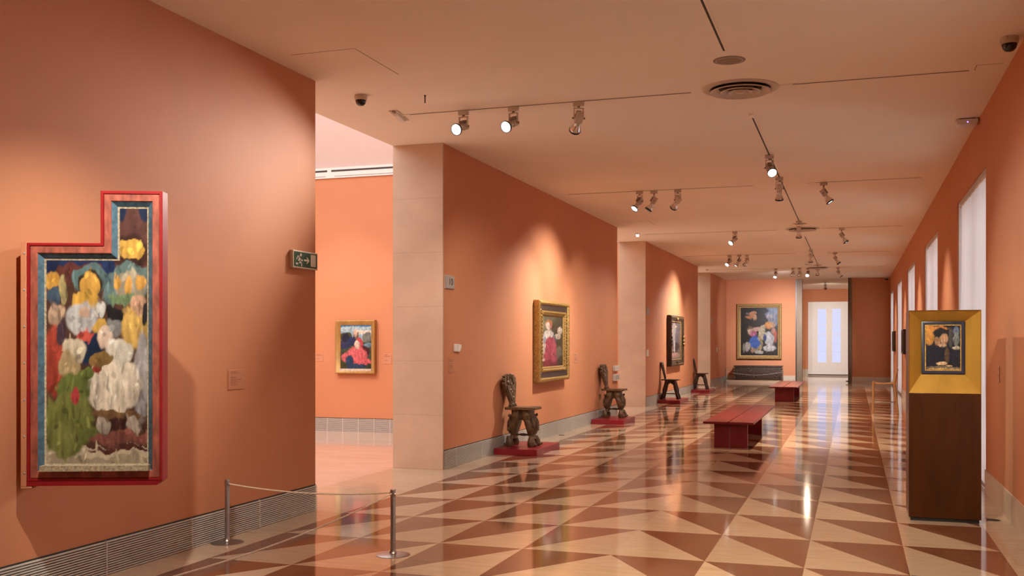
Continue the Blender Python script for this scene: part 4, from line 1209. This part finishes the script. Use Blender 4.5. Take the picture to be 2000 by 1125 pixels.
t = on_left('exit_sign', 'green running-man exit sign on the wall beside the first opening', 'sign', 8.075, 2.288)
slab(t, 'housing', -0.215, 0.215, -0.078, 0.078, 0.0, 0.035, M['signcream'], 0.003)
slab(t, 'green_face', -0.200, 0.200, -0.066, 0.066, 0.035, 0.037, M['signgreen'])
pic = MB()
PF = lambda a, b, d: (a, -d, b)
def cap(mb, a, b, r):
    a, b = Vector(a), Vector(b)
    dirv = (b-a).normalized(); nrm = Vector((-dirv.y, dirv.x))
    an0 = math.atan2(nrm.y, nrm.x)
    pl = [tuple(a+Vector((math.cos(an0+PI*k/6), math.sin(an0+PI*k/6)))*r) for k in range(7)]+[tuple(b+Vector((math.cos(an0+PI+PI*k/6), math.sin(an0+PI+PI*k/6)))*r) for k in range(7)]
    mb.prism(pl, PF, 0.037, 0.0385, M['signcream'])
# running figure, arrow and doorway
cx = -0.11
pic.prism([(cx+0.022+0.015*math.cos(k*PI/8), 0.042+0.014*math.sin(k*PI/8)) for k in range(16)], PF, 0.037, 0.0385, M['signcream'])
cap(pic, (cx+0.004, 0.020), (cx-0.016, -0.020), 0.013)
cap(pic, (cx+0.004, 0.022), (cx-0.032, 0.026), 0.007); cap(pic, (cx-0.034, 0.024), (cx-0.048, 0.002), 0.007)
cap(pic, (cx+0.010, 0.016), (cx+0.022, -0.008), 0.007); cap(pic, (cx+0.022, -0.008), (cx+0.050, -0.006), 0.007)
cap(pic, (cx-0.012, -0.022), (cx+0.036, -0.030), 0.009); cap(pic, (cx+0.038, -0.030), (cx+0.032, -0.056), 0.008)
cap(pic, (cx-0.016, -0.022), (cx-0.022, -0.040), 0.009); cap(pic, (cx-0.024, -0.042), (cx-0.058, -0.040), 0.008)
pic.build('running_figure', t)
MB().prism([(-0.035, 0.006), (0.03, 0.006), (0.008, 0.026), (0.026, 0.026), (0.062, -0.002), (0.026, -0.030), (0.008, -0.030), (0.03, -0.010), (-0.035, -0.010)], PF, 0.037, 0.0385, M['signcream']).build('arrow', t)
slab(t, 'doorway_symbol', 0.086, 0.176, -0.052, 0.056, 0.037, 0.0385, M['signcream'])

def text_obj(nm, body, t, size, x, z, d, m):
    cu = bpy.data.curves.new(nm, 'FONT')
    cu.body = body; cu.size = size; cu.align_x = 'CENTER'; cu.align_y = 'CENTER'; cu.extrude = 0.0008
    cu.materials.append(m)
    tmp = bpy.data.objects.new(nm, cu); COL.objects.link(tmp)
    dg = bpy.context.evaluated_depsgraph_get()
    me = bpy.data.meshes.new_from_object(tmp.evaluated_get(dg))
    bpy.data.objects.remove(tmp)
    o = bpy.data.objects.new(nm, me); COL.objects.link(o)
    o.parent = t; o.location = (x, -d, z); o.rotation_euler = (PI/2, 0, 0)
    return o
t = on_left('room_sign', 'grey square sign reading 10 beside the travertine pier', 'sign', 11.57, 2.286)
slab(t, 'plate', -0.125, 0.14, -0.078, 0.078, 0.006, 0.024, M['signgrey'], 0.002)
slab(t, 'backing', -0.135, 0.12, -0.084, 0.084, 0.0, 0.006, M['signcream'])
o = text_obj('numerals', '10', t, 0.115, 0.01, 0.0, 0.0255, M['black']); o.scale = (1.35, 1.0, 1)
for (y, z, lab) in ((24.24, 2.295, 'small grey room sign on the edge of the second pier wall'), (35.9, 2.30, 'small grey room sign on the edge of third pier wall')):
    t = on_left('room_sign', lab, 'sign', y, z)
    slab(t, 'plate', -0.16, 0.16, -0.085, 0.085, 0.006, 0.024, M['signgrey'], 0.002)
    slab(t, 'backing', -0.17, 0.15, -0.09, 0.09, 0, 0.006, M['signcream'])

def text_lines(t, w, h, n, d, m, seed, gaps=(2, 3)):
    r = random.Random(seed); mb = MB()
    pit = h*0.8/(n+1)
    for k in range(n):
        if k in gaps: continue
        z = h*0.40-pit*k
        x = -w*0.36
        end = x+w*r.uniform(0.35, 0.72)
        while x < end:
            q = r.uniform(0.012, 0.04)*w/0.23
            mb.box(x, min(end, x+q), -d-0.0006, -d, z-pit*0.22, z+pit*0.12, m)
            x += q+0.006*w/0.23
    mb.build('lettering', t)
def wall_label(label, loc, rz, w, h, m, inkm, n, seed):
    t = thing('wall_label', label, 'wall label', loc, rz)
    MB().box(-w/2, w/2, -0.005, 0, -h/2, h/2, m).build('card', t, bevel=0.001)
    if n: text_lines(t, w, h, n, 0.005, inkm, seed)
    return t
wall_label('orange text label on the wall between altarpiece and exit sign', (L, 7.04, 1.248), PI/2, 0.225, 0.158, M['label'], M['ink'], 11, 1)
wall_label('faint orange text label below the white sensor', (L, 11.65, 1.26), PI/2, 0.17, 0.175, M['label'], M['ink'], 7, 2)
wall_label('pale label to the right of the crimson painting', (L, 17.575, 1.262), PI/2, 0.21, 0.172, M['labelpale'], M['ink'], 8, 3)
wall_label('pale label right of the side gallery painting', (-7.546, 15.74, 1.26), 0, 0.155, 0.17, M['labelpale'], M['ink'], 5, 4)
wall_label('pale label left of the side gallery painting', (-8.86, 15.74, 1.28), 0, 0.155, 0.14, M['labelpale'], M['ink'], 5, 5)
wall_label('narrow grey label on window wall beside the display stand shadow', (R, 10.42, 1.25), -PI/2, 0.14, 0.155, M['labelpale'], M['ink'], 6, 6)
for y, z, h, lab in ((24.23, 1.285, 0.16, 'small cream card on the wall behind the second pier'), (37.3, 1.27, 0.18, 'small cream card on the wall near the end corner')):
    o = MB().box(-0.13, 0.13, -0.012, 0, -h/2, h/2, M['white']).build('wall_card', loc=(L, y, z), rot=(0, 0, PI/2))
    tag(o, lab, 'card')
t = on_left('wall_sensor', 'small white climate sensor on the wall under the 10 sign', 'sensor', 11.83, 1.475)
slab(t, 'back_plate', -0.10, 0.05, -0.045, 0.05, 0, 0.02, M['white'], 0.004)
MB().prism([(-0.02, 0.045), (0.065, 0.045), (0.065, 0.0), (0.02, -0.045), (-0.02, -0.045)], lambda a, b, d: (a, -d, b), 0.02, 0.042, M['white']).build('sensor_head', t, bevel=0.003)
t = on_left('wall_control_box', 'white blank box on the wall edge above the leaflet holder', 'control box', 20.73, 1.005)
slab(t, 'cover', -0.20, 0.22, -0.055, 0.055, 0, 0.05, M['white'], 0.004)
slab(t, 'side_seam', -0.20, 0.22, -0.002, 0.002, 0.05, 0.051, M['steelgrey'])
t = on_left('wall_leaflet_holder', 'white leaflet holder with dark slots under the blank box', 'leaflet holder', 20.73, 0.815)
slab(t, 'tray', -0.20, 0.22, -0.07, 0.065, 0, 0.05, M['white'], 0.003)
for k in range(4):
    slab(t, 'slot', -0.15+k*0.095, -0.12+k*0.095, -0.05, 0.05, 0.05, 0.052, M['dark'])
for x, y, lab in ((1.157, 9.70, 'dark oval floor outlet in pale border behind display stand'), (-4.60, 16.24, 'dark oval floor outlet in pale border below the crimson painting')):
    o = MB().lathe([(0.0005, 0.004), (0.045, 0.004), (0.055, 0.002), (0.056, 0.0)], M['dark'], 24).build('floor_outlet', loc=(x, y, 0.0))
    tag(o, lab, 'floor outlet')

# ------------------------------------------------------------------ sky, camera, view
wd = bpy.data.worlds.new('sky'); sc.world = wd; wd.use_nodes = True
bg = wd.node_tree.nodes['Background']
bg.inputs[0].default_value = (0.90, 0.90, 1.0, 1)
bg.inputs[1].default_value = 5.0

cam = bpy.data.cameras.new('camera')
cam.sensor_width = 36; cam.lens = 1980/2000*36
cam.shift_y = 105.5/2000
cam.clip_start = 0.05; cam.clip_end = 200
co = bpy.data.objects.new('camera', cam); COL.objects.link(co)
co.location = (0, 0, 1.55)
co.rotation_euler = (PI/2, 0, math.atan(667/1980))
sc.camera = co
sc.view_settings.view_transform = 'Standard'
sc.view_settings.look = 'None'
sc.view_settings.gamma = 1
sc.view_settings.exposure = 0.0
sc.view_settings.use_curve_mapping = False
sc.cycles.max_bounces = 10
sc.cycles.diffuse_bounces = 6
sc.cycles.glossy_bounces = 5
sc.cycles.transparent_max_bounces = 8
sc.cycles.sample_clamp_indirect = 6.0
sc.cycles.caustics_reflective = False
sc.cycles.caustics_refractive = False
